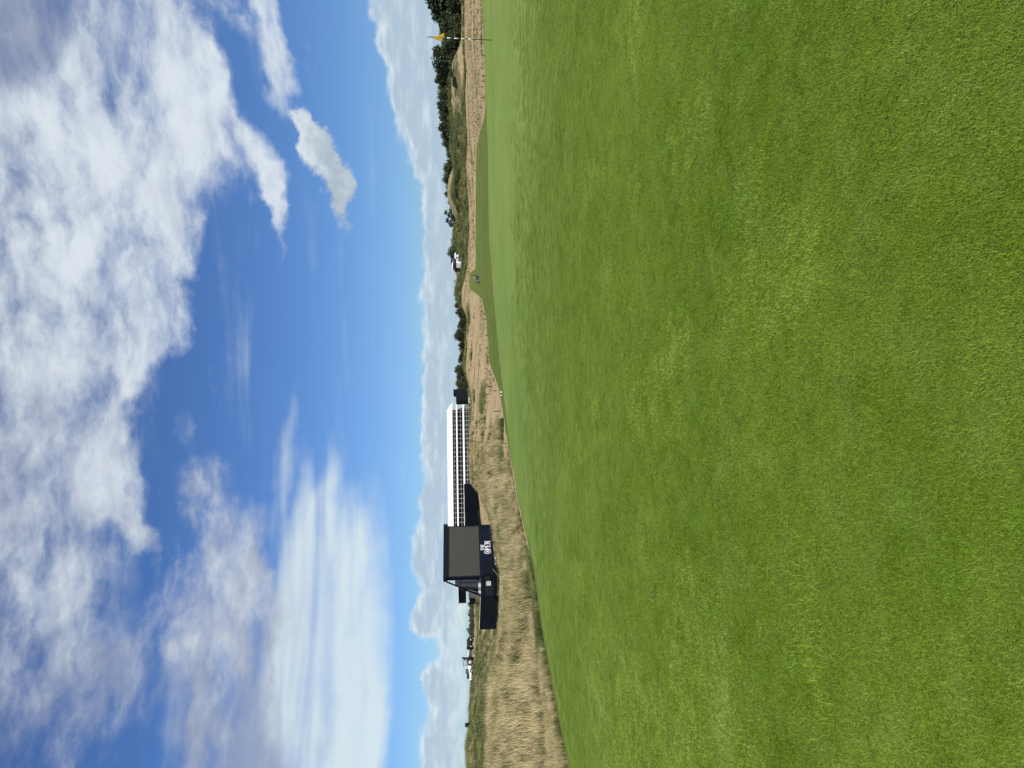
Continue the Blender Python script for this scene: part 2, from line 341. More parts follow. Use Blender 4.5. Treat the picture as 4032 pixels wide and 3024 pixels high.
# smooth putting surface: lighter, beyond this line
UL = [-1500, 0, 200, 500, 900, 1300, 1437, 1600, 1860, 1970, 2150, 2400, 2700, 3024, 4500]; VL = [1700, 1700, 1700, 1700, 1700, 1999, 2006, 2012, 2016, 2037, 2119, 2173, 2195, 2215, 2260]
putting_far_light = np.where(ok, np.clip((np.interp(UU, UL, VL) - VV) / (10 + np.clip(UU - 1900, 0, 1200) * 0.22) + 0.5, 0, 1), 0) * (S2 <= 4.0)
putting_far_light = np.maximum(putting_far_light, 0.42 * np.clip((GR - 5.5) / 9, 0, 1) * (S2 <= 4.0))  # grazing-view brightness painted into the turf colour, growing with distance
scrub = np.clip(S2 - 8.6, 0, 1) * np.clip(11.2 - S2, 0, 1) * (UU > 1750) + 0.8 * np.clip(S2 - 7.2, 0, 1) * np.clip(11.2 - S2, 0, 1) * (UU < 900)
faces_i = np.arange(NA * NS).reshape(NA, NS)
def ring_mesh(name, s0, s1, matl, label=None):
    j0 = int(np.argmin(abs(svals - s0))); j1 = int(np.argmin(abs(svals - s1)))
    X, Y, Z = (q[:, j0:j1 + 1] for q in (GX, GY, GZ)); n = j1 - j0 + 1
    co = np.stack([X, Y, Z], -1).reshape(-1, 3)
    idx = np.arange(NA * n).reshape(NA, n)
    a = idx[:-1, :-1].ravel(); b = idx[1:, :-1].ravel(); c_ = idx[1:, 1:].ravel(); d = idx[:-1, 1:].ravel()
    q = np.stack([a, d, c_, b], 1)
    me = bpy.data.meshes.new(name); me.vertices.add(len(co)); me.vertices.foreach_set('co', co.ravel())
    me.loops.add(q.size); me.loops.foreach_set('vertex_index', q.ravel().astype(np.int32)); me.polygons.add(len(q))
    me.polygons.foreach_set('loop_start', np.arange(0, q.size, 4, dtype=np.int32)); me.polygons.foreach_set('use_smooth', np.ones(len(q), bool))
    me.update(calc_edges=True)
    for nm, arr in (('dry', dry), ('putting_far_light', putting_far_light), ('scrub', scrub)):
        at = me.attributes.new(nm, 'FLOAT', 'POINT'); at.data.foreach_set('value', arr[:, j0:j1 + 1].ravel().astype(np.float32))
    o = link_mesh(name, me, matl); tag(o, kind='structure'); return o

def Hs(x, y):
    """ground height and profile position under world point"""
    a = math.atan2(x, y); r = math.hypot(x, y); i = np.searchsorted(az_all, a) - 1; i = int(np.clip(i, 0, NA - 2)); t = (a - az_all[i]) / (az_all[i + 1] - az_all[i])
    rr = GR[i] * (1 - t) + GR[i + 1] * t; zz = GZ[i] * (1 - t) + GZ[i + 1] * t
    return float(np.interp(r, rr, zz)), float(np.interp(r, rr, svals))
def H(x, y): return Hs(x, y)[0]
def hit(u, v, dmin=1.0, dmax=400.0):
    """where the sight line meets the ground"""
    d = ray(u, v); h = math.hypot(d.x, d.y); prev = None; t = dmin / h
    while t * h < dmax:
        p = EYE + d * t; g = p.z - H(p.x, p.y)
        if prev is not None and g <= 0:
            t0, g0 = prev; tt = t0 + (t - t0) * g0 / (g0 - g); p = EYE + d * tt; return Vector((p.x, p.y, H(p.x, p.y)))
        prev = (t, g); t *= 1.004
    p = EYE + d * (dmax / h); return Vector((p.x, p.y, H(p.x, p.y)))
def on(u, D):
    d = ray(u, vhor(u)); x = d.x / d.y * D; return Vector((x, D, H(x, D)))

# turf colours as one node group so the ground and the blades agree
tg = bpy.data.node_groups.new('turf_tone', 'ShaderNodeTree'); tg.interface.new_socket('PuttingFarLight', in_out='INPUT', socket_type='NodeSocketFloat'); tg.interface.new_socket('Color', in_out='OUTPUT', socket_type='NodeSocketColor')
g = NT(tg); gi = g.n('NodeGroupInput'); go = g.n('NodeGroupOutput'); pos = g.n('ShaderNodeNewGeometry').outputs['Position']
n1 = g.noise(pos, 0.45, 5, 0.6); n2 = g.noise(pos, 3.2, 5, 0.65); n3 = g.noise(g.mapping(pos, rot=(0, 0, R(18)), sc=(0.22, 1.0, 1.0)), 0.9, 4, 0.6)
cc = g.mix(g.ramp(n1, 0.33, 0.67), (0.088, 0.148, 0.009), (0.124, 0.182, 0.016))
cc = g.mix(g.ramp(n2, 0.35, 0.75, 0, 0.45), cc, (0.150, 0.215, 0.040))
cc = g.mix(g.ramp(n3, 0.56, 0.74, 0, 0.45), cc, (0.165, 0.225, 0.050))
sxyz = g.n('ShaderNodeSeparateXYZ'); g.l.new(pos, sxyz.inputs[0]); n5 = g.noise(g.mapping(pos, rot=(0, 0, R(4)), sc=(1.7, 0.10, 1)), 1.0, 4, 0.6)
sw_ = g.math('MULTIPLY', g.ramp(n5, 0.54, 0.68, 0, 0.7), g.math('MULTIPLY', g.ramp(sxyz.outputs[0], -1.2, -3.0), g.ramp(sxyz.outputs[1], 5.0, 7.5))); cc = g.mix(sw_, cc, (0.195, 0.245, 0.070))
cp = g.mix(g.ramp(n1, 0.3, 0.7), (0.135, 0.200, 0.026), (0.165, 0.228, 0.040)); cp = g.mix(g.ramp(n3, 0.45, 0.7, 0, 0.5), cp, (0.185, 0.242, 0.052))
g.l.new(g.mix(gi.outputs[0], cc, cp), go.inputs[0])

m_turf = bpy.data.materials.new('mown_turf'); m_turf.use_nodes = True; t = NT(m_turf.node_tree); b = m_turf.node_tree.nodes['Principled BSDF']
grp = t.n('ShaderNodeGroup'); grp.node_tree = tg; at = t.n('ShaderNodeAttribute', attribute_name='putting_far_light'); t.l.new(at.outputs['Fac'], grp.inputs[0])
pos = t.n('ShaderNodeNewGeometry').outputs['Position']
f1 = t.noise(pos, 45, 3, 0.7); f2 = t.noise(pos, 12, 5, 0.75); f3 = t.noise(pos, 150, 2, 0.7)
fine = t.math('ADD', t.math('MULTIPLY', f2, 0.5), t.math('ADD', t.math('MULTIPLY', f1, 0.3), t.math('MULTIPLY', f3, 0.2)))
gain = t.ramp(fine, 0.32, 0.68, 0.62, 1.42, False); gain = t.math('ADD', t.math('MULTIPLY', gain, t.math('SUBTRACT', 1.0, t.math('MULTIPLY', at.outputs['Fac'], 0.75))), t.math('MULTIPLY', at.outputs['Fac'], 0.75))
cv = t.n('ShaderNodeVectorMath', operation='SCALE'); t.l.new(grp.outputs[0], cv.inputs[0]); t.l.new(gain, cv.inputs['Scale'])
sp = t.noise(pos, 26, 4, 0.8); sp2 = t.noise(pos, 1.6, 3, 0.6)
straw = t.math('MULTIPLY', t.ramp(sp, 0.66, 0.74), t.ramp(sp2, 0.5, 0.7)); straw = t.math('MULTIPLY', straw, 0.5)
t.l.new(t.mix(straw, cv.outputs[0], (0.34, 0.36, 0.16)), b.inputs['Base Color'])
b.inputs['Roughness'].default_value = 0.75; b.inputs['Specular IOR Level'].default_value = 0.15
bp = t.n('ShaderNodeBump'); bp.inputs['Strength'].default_value = 0.6; bp.inputs['Distance'].default_value = 0.02; t.l.new(fine, bp.inputs['Height']); t.l.new(bp.outputs[0], b.inputs['Normal'])

m_rough = bpy.data.materials.new('dry_rough'); m_rough.use_nodes = True; t = NT(m_rough.node_tree); b = m_rough.node_tree.nodes['Principled BSDF']
pos = t.n('ShaderNodeNewGeometry').outputs['Position']; at = t.n('ShaderNodeAttribute', attribute_name='dry'); sc_ = t.n('ShaderNodeAttribute', attribute_name='scrub')
n1 = t.noise(pos, 0.09, 5, 0.65); n2 = t.noise(pos, 0.8, 5, 0.7); n3 = t.noise(pos, 4.0, 4, 0.75); n4 = t.noise(t.mapping(pos, sc=(0.35, 1, 1)), 0.22, 5, 0.65)
tan = t.mix(t.ramp(n2, 0.3, 0.7), (0.33, 0.24, 0.125), (0.50, 0.385, 0.23)); tan = t.mix(t.ramp(n3, 0.40, 0.72, 0, 0.65), tan, (0.13, 0.105, 0.045))
tan = t.mix(t.ramp(n4, 0.52, 0.66, 0, 0.75), tan, (0.125, 0.135, 0.055))
grn = t.mix(t.ramp(n2, 0.3, 0.7), (0.085, 0.130, 0.022), (0.130, 0.165, 0.035)); grn = t.mix(t.ramp(n1, 0.4, 0.65, 0, 0.6), grn, (0.150, 0.150, 0.045)); grn = t.mix(t.ramp(n3, 0.5, 0.8, 0, .5), grn, (0.06, 0.085, 0.02))
dd = t.ramp(t.math('ADD', at.outputs['Fac'], t.math('MULTIPLY', t.math('SUBTRACT', n2, 0.5), 0.9)), 0.4, 0.6)
cc = t.mix(dd, grn, tan)
scr = t.mix(t.ramp(n2, 0.35, 0.7), (0.032, 0.045, 0.016), (0.15, 0.145, 0.065)); sm = t.math('MULTIPLY', sc_.outputs['Fac'], t.ramp(n1, 0.42, 0.55)); cc = t.mix(sm, cc, scr)
t.l.new(cc, b.inputs['Base Color']); b.inputs['Roughness'].default_value = 0.95; b.inputs['Specular IOR Level'].default_value = 0.05
bp = t.n('ShaderNodeBump'); bp.inputs['Strength'].default_value = 0.9; bp.inputs['Distance'].default_value = 0.12; t.l.new(t.math('ADD', n3, n2), bp.inputs['Height']); t.l.new(bp.outputs[0], b.inputs['Normal'])

ring_mesh('fairway_ground', 0, 4, m_turf)
ring_mesh('rough_ground', 4, 13, m_rough)
mb = MB(); mb.box((0, 0, -3.0), (9000, 9000, 1.0)); tag(mb.build('terrain_base', m_rough), kind='structure')

# ------------------------------------------------------------------ materials
M_BLACK = mat('black_cladding', (0.005, 0.007, 0.012), 0.75, 0.12, 0.25, 0.8)
M_NAVY = mat('navy_cladding', (0.005, 0.008, 0.018), 0.7, 0.12, 0.25, 0.8)
M_DARKM = mat('dark_metal', (0.014, 0.016, 0.022), 0.6, 0.25, 0.2, 2)
M_WHITE = mat('white_paint', (0.78, 0.79, 0.80), 0.5, 0.3, 0.04, 1.5)
M_ROOF = mat('white_roof_fabric', (0.80, 0.82, 0.84), 0.6, 0.3, 0.03, 0.4)
M_CREAM = mat('cream_panel', (0.60, 0.58, 0.42), 0.7, 0.2, 0.12, 0.9)
M_GALV = mat('galvanised_tube', (0.52, 0.54, 0.55), 0.4, 0.5, 0.1, 3, 0.4)
M_SEAT = mat('dark_seat', (0.030, 0.035, 0.050), 0.5, 0.4, 0.5, 1.1)
M_DECK = mat('dark_deck', (0.020, 0.022, 0.026), 0.8, 0.2, 0.3, 1.0)
M_LED = mat('led_face', (0.050, 0.052, 0.042), 0.6, 0.2, 0.05, 0.5)
M_GREYP = mat('grey_panel', (0.085, 0.092, 0.105), 0.6, 0.3, 0.15, 0.7)
M_YEL = mat('yellow_flag', (0.40, 0.24, 0.03), 0.8, 0.1, 0.15, 12)
M_POLEB = mat('black_pole', (0.02, 0.02, 0.02), 0.4, 0.4, 0.1, 5)
M_POLEW = mat('white_pole', (0.8, 0.8, 0.76), 0.4, 0.4, 0.05, 5)
M_WOOD = mat('dark_stake_wood', (0.045, 0.032, 0.020), 0.8, 0.1, 0.25, 8)
M_TYRE = mat('tyre_rubber', (0.020, 0.020, 0.021), 0.85, 0.2, 0.2, 4)
M_RIM = mat('grey_rim', (0.45, 0.46, 0.46), 0.45, 0.4, 0.1, 4)
M_CUP = mat('hole_dark', (0.02, 0.02, 0.015), 0.9, 0.1, 0.2, 5)
M_GLASS = mat('dark_glass', (0.03, 0.035, 0.045), 0.08, 0.6, 0.1, 1)
M_BARK = mat('bark', (0.055, 0.042, 0.032), 0.9, 0.1, 0.3, 3, bump=0.4)
M_BROWN = mat('dark_brown_window', (0.035, 0.018, 0.016), 0.3, 0.4, 0.2, 2)
M_SLATE = mat('slate_roof', (0.075, 0.09, 0.115), 0.6, 0.3, 0.15, 1)
M_RED = mat('red_print', (0.5, 0.06, 0.06), 0.6); M_GOLD = mat('yellow_print', (0.75, 0.6, 0.12), 0.6)
M_SKIN = mat('skin', (0.45, 0.28, 0.2), 0.6); M_BLUE = mat('pale_blue_cloth', (0.22, 0.34, 0.42), 0.8); M_GREENP = mat('green_paint', (0.012, 0.035, 0.022), 0.4, 0.5)

def leaf_mat(name, a, b_, transl=0.25, scale=1.2):
    m = bpy.data.materials.new(name); m.use_nodes = True; t = NT(m.node_tree); m.node_tree.nodes.clear()
    geo = t.n('ShaderNodeNewGeometry'); oi = t.n('ShaderNodeObjectInfo'); at = t.n('ShaderNodeAttribute', attribute_name='tint')
    n = t.noise(geo.outputs['Position'], scale, 3, 0.6)
    f = t.math('ADD', t.math('MULTIPLY', t.math('SUBTRACT', n, 0.28), 1.25), t.math('ADD', t.math('MULTIPLY', at.outputs['Fac'], 0.6), t.math('MULTIPLY', t.math('SUBTRACT', oi.outputs['Random'], 0.5), 0.7)))
    c = t.mix(t.ramp(f, 0.2, 0.9), a, b_)
    d = t.n('ShaderNodeBsdfDiffuse'); tr = t.n('ShaderNodeBsdfTranslucent'); t.l.new(c, d.inputs[0]); t.l.new(c, tr.inputs[0])
    mx = t.n('ShaderNodeMixShader'); mx.inputs[0].default_value = transl; t.l.new(d.outputs[0], mx.inputs[1]); t.l.new(tr.outputs[0], mx.inputs[2])
    out = t.n('ShaderNodeOutputMaterial'); t.l.new(mx.outputs[0], out.inputs[0]); return m
M_PINE = leaf_mat('evergreen_foliage', (0.016, 0.026, 0.012), (0.080, 0.098, 0.045), 0.10, 0.5)
M_SHRUB = leaf_mat('scrub_foliage', (0.018, 0.030, 0.010), (0.085, 0.105, 0.04), 0.12, 0.8)
M_GREYTREE = leaf_mat('grey_green_foliage', (0.05, 0.07, 0.05), (0.12, 0.15, 0.10), 0.12, 0.4)
M_FESCUE = leaf_mat('fescue_stems', (0.075, 0.085, 0.022), (0.50, 0.415, 0.23), 0.25, 0.22)
M_MARRAM = leaf_mat('green_dune_grass', (0.035, 0.055, 0.014), (0.23, 0.24, 0.10), 0.25, 0.3)

# ------------------------------------------------------------------ instanced grass
def attr_mesh(V, F, tint, name, m):
    me = bpy.data.meshes.new(name); me.from_pydata(V, [], F); me.update(); a = me.attributes.new('tint', 'FLOAT', 'POINT'); a.data.foreach_set('value', np.array(tint, np.float32)); me.materials.append(m); return me
def scatter(name, pts, rots, scales, sources, label=None, kind='stuff', picks=None):
    me = bpy.data.meshes.new(name); me.from_pydata([tuple(p) for p in pts], [], []); me.update()
    a = me.attributes.new('spin', 'FLOAT_VECTOR', 'POINT'); a.data.foreach_set('vector', np.array(rots, np.float32).ravel())
    sz = np.array(scales, np.float32); sz = np.repeat(sz[:, None], 3, 1) if sz.ndim == 1 else sz
    a = me.attributes.new('size', 'FLOAT_VECTOR', 'POINT'); a.data.foreach_set('vector', np.ascontiguousarray(sz).ravel())
    a = me.attributes.new('pick', 'INT', 'POINT'); a.data.foreach_set('value', np.array(picks, np.int32) if picks else rng.integers(0, len(sources), len(pts)).astype(np.int32))
    o = bpy.data.objects.new(name, me); col.objects.link(o); tag(o, label=label, kind=kind)
    tr = bpy.data.node_groups.new(name + '_scatter', 'GeometryNodeTree'); tr.interface.new_socket('Geometry', in_out='INPUT', socket_type='NodeSocketGeometry'); tr.interface.new_socket('Geometry', in_out='OUTPUT', socket_type='NodeSocketGeometry')
    n = tr.nodes; l = tr.links; gi = n.new('NodeGroupInput'); go = n.new('NodeGroupOutput'); iop = n.new('GeometryNodeInstanceOnPoints'); g2i = n.new('GeometryNodeGeometryToInstance')
    for me_ in sources[::-1]:
        ob = bpy.data.objects.new(me_.name, me_); oi = n.new('GeometryNodeObjectInfo'); oi.inputs['Object'].default_value = ob; oi.inputs['As Instance'].default_value = True; l.new(oi.outputs['Geometry'], g2i.inputs[0])
    def attr(nm, typ):
        q = n.new('GeometryNodeInputNamedAttribute'); q.data_type = typ; q.inputs['Name'].default_value = nm; return q.outputs['Attribute']
    m2p = n.new('GeometryNodeMeshToPoints'); l.new(gi.outputs[0], m2p.inputs[0]); l.new(m2p.outputs[0], iop.inputs['Points'])
    l.new(g2i.outputs[0], iop.inputs['Instance']); iop.inputs['Pick Instance'].default_value = True; l.new(attr('pick', 'INT'), iop.inputs['Instance Index'])
    e2r = n.new('FunctionNodeEulerToRotation'); l.new(attr('spin', 'FLOAT_VECTOR'), e2r.inputs[0]); l.new(e2r.outputs[0], iop.inputs['Rotation']); l.new(attr('size', 'FLOAT_VECTOR'), iop.inputs['Scale'])
    l.new(iop.outputs[0], go.inputs[0]); md = o.modifiers.new('scatter', 'NODES'); md.node_group = tr
    return o
def blade(V, F, T, x, y, h, w, lean, az_, tint, seg=2, curl=1.6):
    ca, sa = math.cos(az_), math.sin(az_); px, py = -sa, ca; b0 = len(V)
    for k in range(seg + 1):
        q = k / seg; off = lean * q ** curl; z = h * q * (1 - 0.25 * min(1, lean / max(h, 1e-4)) * q); ww = w * (1 - q ** 2) * 0.5
        cx, cy = x + ca * off, y + sa * off
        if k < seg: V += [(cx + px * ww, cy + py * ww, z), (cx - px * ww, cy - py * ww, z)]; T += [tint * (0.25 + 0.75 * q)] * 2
        else: V.append((cx, cy, z)); T.append(tint)
    for k in range(seg - 1): F.append((b0 + 2 * k, b0 + 2 * k + 1, b0 + 2 * k + 3, b0 + 2 * k + 2))
    F.append((b0 + 2 * seg - 2, b0 + 2 * seg - 1, b0 + 2 * seg))

# blades take the ground's turf colour, painted lighter far off against their self-shading
m_blade = bpy.data.materials.new('turf_blade'); m_blade.use_nodes = True; t = NT(m_blade.node_tree); m_blade.node_tree.nodes.clear()
grp = t.n('ShaderNodeGroup'); grp.node_tree = tg; pa = t.n('ShaderNodeAttribute', attribute_name='putting_far_light', attribute_type='INSTANCER'); t.l.new(pa.outputs['Fac'], grp.inputs[0]); at = t.n('ShaderNodeAttribute', attribute_name='tint')
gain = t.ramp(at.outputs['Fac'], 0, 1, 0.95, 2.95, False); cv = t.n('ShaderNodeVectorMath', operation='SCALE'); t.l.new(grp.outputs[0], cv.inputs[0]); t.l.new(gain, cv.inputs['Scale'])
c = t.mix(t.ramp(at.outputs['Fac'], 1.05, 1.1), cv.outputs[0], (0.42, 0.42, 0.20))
d = t.n('ShaderNodeBsdfDiffuse'); trn = t.n('ShaderNodeBsdfTranslucent'); gl = t.n('ShaderNodeBsdfGlossy'); gl.inputs['Roughness'].default_value = 0.45; gl.inputs[0].default_value = (1, 1, 1, 1)
t.l.new(c, d.inputs[0]); t.l.new(c, trn.inputs[0]); mx = t.n('ShaderNodeMixShader'); mx.inputs[0].default_value = 0.25; t.l.new(d.outputs[0], mx.inputs[1]); t.l.new(trn.outputs[0], mx.inputs[2])
mx2 = t.n('ShaderNodeMixShader'); mx2.inputs[0].default_value = 0.012; t.l.new(mx.outputs[0], mx2.inputs[1]); t.l.new(gl.outputs[0], mx2.inputs[2]); out = t.n('ShaderNodeOutputMaterial'); t.l.new(mx2.outputs[0], out.inputs[0])
def turf_tuft(seed, n=250, rad=0.062, pale=0.012):
    r = random.Random(seed); V, F, T = [], [], []; wind = r.uniform(-.4, .4)
    for _ in range(n):
        a = r.uniform(0, 6.283); q = rad * math.sqrt(r.random()); h = r.uniform(0.006, 0.0145)
        tn = r.random() ** 1.3
        if r.random() < pale: tn = 1.3; h *= 1.9
        blade(V, F, T, q * math.cos(a), q * math.sin(a), h, r.uniform(0.0013, 0.0025), h * r.uniform(0.4, 2.0), r.gauss(wind, 1.6), tn, 2)
    return attr_mesh(V, F, T, 'turf_tuft', m_blade)
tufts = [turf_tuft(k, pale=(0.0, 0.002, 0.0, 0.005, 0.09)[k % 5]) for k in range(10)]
pts, rots, scs, put_far_light, picks = [], [], [], [], []
D = 1.45
while D < 19:
    step = 0.048 * (1 + max(0, D - 2.5) * 0.10)
    halfw = D * 0.60 + 0.5; nx = int(2 * halfw / step)
    for i in range(nx):
        x = -halfw + i * step + random.uniform(-.5, .5) * step; y = D + random.uniform(-.5, .5) * step
        z, s_ = Hs(x, y)
        if s_ < 3.97 and random.random() < (19 - D) / 7:
            hz = max(0.16, 1.0 - max(0, D - 3.5) * 0.085); q = random.uniform(0.9, 1.15) * step / 0.048
            pts.append((x, y, z)); pk = random.choice((4, 9)) if (vn(x, y, 1.6, 21) > 0.19 and random.random() < .55) else random.choice((0, 1, 2, 3, 5, 6, 7, 8)); picks.append(pk); put_far_light.append(max(min(.85, (D - 3.5) / 9), float(np.interp(s_, svals, putting_far_light[min(NA - 1, int(np.searchsorted(az_all, math.atan2(x, y))))])))); rots.append((random.gauss(0, .03), random.gauss(0, .03), random.uniform(0, 6.283))); scs.append((q, q, random.uniform(.8, 1.15) * hz))  # distance ramp lightens far blades, offsetting their self-shading in the colour
    D += step
turf_n = len(pts)
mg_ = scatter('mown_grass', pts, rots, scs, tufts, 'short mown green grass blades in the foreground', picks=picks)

a = mg_.data.attributes.new('putting_far_light', 'FLOAT', 'POINT'); a.data.foreach_set('value', np.array(put_far_light, np.float32))

# tall dry fescue
def fescue(seed, n=46, hgt=0.42, rad=0.20, w=0.009, m=M_FESCUE, green=0.3):
    r = random.Random(seed); V, F, T = [], [], []
    for _ in range(n):
        a = r.uniform(0, 6.283); q = rad * math.sqrt(r.random()); low = r.random() < green
        h = hgt * (r.uniform(0.35, 0.65) if low else r.uniform(0.65, 1.15)); tn = r.uniform(0.0, 0.25) if low else r.uniform(0.35, 1.0)
        blade(V, F, T, q * math.cos(a), q * math.sin(a), h, w * r.uniform(.7, 1.4), h * r.uniform(0.15, 0.7), r.gauss(2.6, 1.1), tn, 3)
    return attr_mesh(V, F, T, 'fescue_tuft', m)
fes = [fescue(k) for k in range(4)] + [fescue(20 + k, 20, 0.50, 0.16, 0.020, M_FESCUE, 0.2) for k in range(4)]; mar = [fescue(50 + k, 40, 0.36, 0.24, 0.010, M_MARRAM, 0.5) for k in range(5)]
def place_tufts(n, u0, u1, s0, s1, keep):
    P_, R_, S_ = [], [], []
    for _ in range(n):
        u = random.uniform(u0, u1); s_ = random.uniform(s0, s1); d = ray(u, vhor(u)); a = math.atan2(d.x, d.y)
        i = int(np.clip(np.searchsorted(az_all, a) - 1, 0, NA - 2)); t_ = (a - az_all[i]) / (az_all[i + 1] - az_all[i])
        r_ = float(np.interp(s_, svals, GR[i] * (1 - t_) + GR[i + 1] * t_)); z = float(np.interp(s_, svals, GZ[i] * (1 - t_) + GZ[i + 1] * t_))
        dr = float(np.interp(s_, svals, dry[i])); x, y = r_ * math.sin(a), r_ * math.cos(a)
        k = keep(u, s_, r_, dr, x, y)
        if k: P_.append((x, y, z - 0.01)); R_.append((random.gauss(0, .12), random.gauss(0, .12), random.gauss(0, .6))); S_.append(k)
    return P_, R_, S_
def k_mound(u, s_, r_, dr, x, y):
    if dr < 0.6: return 0
    if u > 900 and random.random() < (u - 900) / 500: return 0
    edge = min(1, max(0.22, (s_ - 4.3) / 1.1))
    g = vn(x, y, 0.35, 9)
    if g < -0.22 and random.random() < .85: return 0
    if vn(x, y, 1.3, 14) < -0.2 and random.random() < .7: return 0
    return random.uniform(0.55, 1.35) * edge * min(1.0, 0.75 + (r_ / 120)) * (1.0 + 0.5 * g)
a1 = place_tufts(36000, -700, 1400, 4.15, 8.6, k_mound)
scatter('tall_fescue_grass', *a1, fes, 'tall straw coloured fescue grass on the left mound')
def k_far(u, s_, r_, dr, x, y):
    if dr < 0.75: return 0
    if vn(x, y, 0.12, 5) < -0.05 or (u < 1200 and random.random() > (u - 800) / 400): return 0
    return random.uniform(0.6, 1.2) * min(.9 if u < 1400 else .62, .5 + r_ / 180) * min(1, .3 + (s_ - 4.1) * .7)
a2 = place_tufts(17000, 800, 3400, 4.1, 9.0, k_far)
scatter('dry_rough_grass', *a2, fes, 'dry straw coloured rough grass beyond the green')
def k_mar(u, s_, r_, dr, x, y):
    if dr < 0.7: return 0
    if u < 1750 and vn(x, y, 0.15, 11) < ((-0.2 if s_ > 7.9 else 0.02) if u < 900 else .17): return 0
    if u >= 1750 and vn(x, y, 0.08, 12) < -0.12: return 0
    return random.uniform(0.6, 1.3) * (0.7 + r_ / 130)
a3 = place_tufts(20000, -700, 1750, 5.2, 10.2, k_mar); a4 = place_tufts(11000, 1750, 3400, 8.9, 11.2, k_mar)
scatter('green_dune_grass', a3[0] + a4[0], a3[1] + a4[1], a3[2] + a4[2], mar, 'green grey dune grass in patches on the banks')
def k_fr(u, s_, r_, dr, x, y): return random.uniform(0.22, 0.5) if s_ > 4.25 and (dr < .9) and vn(x, y, 0.8, 3) > -0.1 else 0
a5 = place_tufts(4200, -500, 900, 4.2, 5.1, k_fr)
def k_fr2(u, s_, r_, dr, x, y): return random.uniform(0.35, 0.75) * min(1, .45 + (s_ - 4.2) * .6) if dr < .8 and vn(x, y, 0.9, 33) > -0.22 else 0
a6 = place_tufts(9000, -500, 640, 4.22, 6.0, k_fr2); n5_ = len(a5[0])
a5 = tuple(p + q for p, q in zip(a5, a6))
scatter('fringe_grass', *a5, mar + fes, 'half long grass along the edge of the green', picks=[random.randrange(5) for _ in range(n5_)] + [5 + random.randrange(8) for _ in range(len(a6[0]))])

# ------------------------------------------------------------------ trees
def crown_mesh(seed, lobes, n, size, m, name='crown', flat=1.0):
    r = random.Random(seed); V, F, T = [], [], []
    tot = sum(l[3] * l[4] for l in lobes)
    for (cx, cy, cz, rx, rz) in lobes:
        k = int(n * rx * rz / tot); base_t = r.uniform(-0.15, 0.15)
        for _ in range(k):
            th = r.uniform(0, 6.283); cz_ = r.uniform(-0.75, 1); q = math.sqrt(max(0, 1 - cz_ * cz_)); rad = (r.random() ** 0.35) * r.uniform(0.85, 1.08)
            nrm = Vector((q * math.cos(th), q * math.sin(th), cz_))
            p = Vector((cx + nrm.x * rx * rad, cy + nrm.y * rx * rad, cz + nrm.z * rz * rad))
            d = (nrm + Vector((r.gauss(0, .7), r.gauss(0, .7), r.gauss(0, .7)))).normalized(); a = d.orthogonal().normalized(); b = d.cross(a); ang = r.uniform(0, 3.14)
            a, b = a * math.cos(ang) + b * math.sin(ang), b * math.cos(ang) - a * math.sin(ang); s_ = size * r.uniform(0.5, 1.3); i = len(V)
            V += [p + a * s_, p + b * s_ * .7 + d * s_ * .2, p - a * s_ * .9, p - b * s_ * .75]; F.append((i, i + 1, i + 2, i + 3)); tn = max(0, min(1, base_t + r.uniform(0.1, 0.9))); T += [tn] * 4
    me = bpy.data.meshes.new(name); me.from_pydata([tuple(v) for v in V], [], F); me.update(); a = me.attributes.new('tint', 'FLOAT', 'POINT'); a.data.foreach_set('value', np.array(T, np.float32)); me.materials.append(m); return me
def trunk_mesh(seed, h, r0, limbs, lean=0.0):
    r = random.Random(seed); mb = MB(); pts = [(lean * (k / 5) ** 1.5 + r.uniform(-.06, .06) * k, r.uniform(-.05, .05) * k, h * k / 5 - .3) for k in range(6)]
    mb.tube(pts, [r0 * (1.3 if k == 0 else 1 - .13 * k) for k in range(6)], 7)
    for (x, y, z) in limbs: mb.tube([pts[2], ((pts[2][0] + x) / 2, (pts[2][1] + y) / 2, (pts[2][2] + z) / 2 + .2), (x, y, z)], [r0 * .5, r0 * .35, r0 * .15], 5)
    me = mb.mesh('trunk', True); me.materials.append(M_BARK); return me
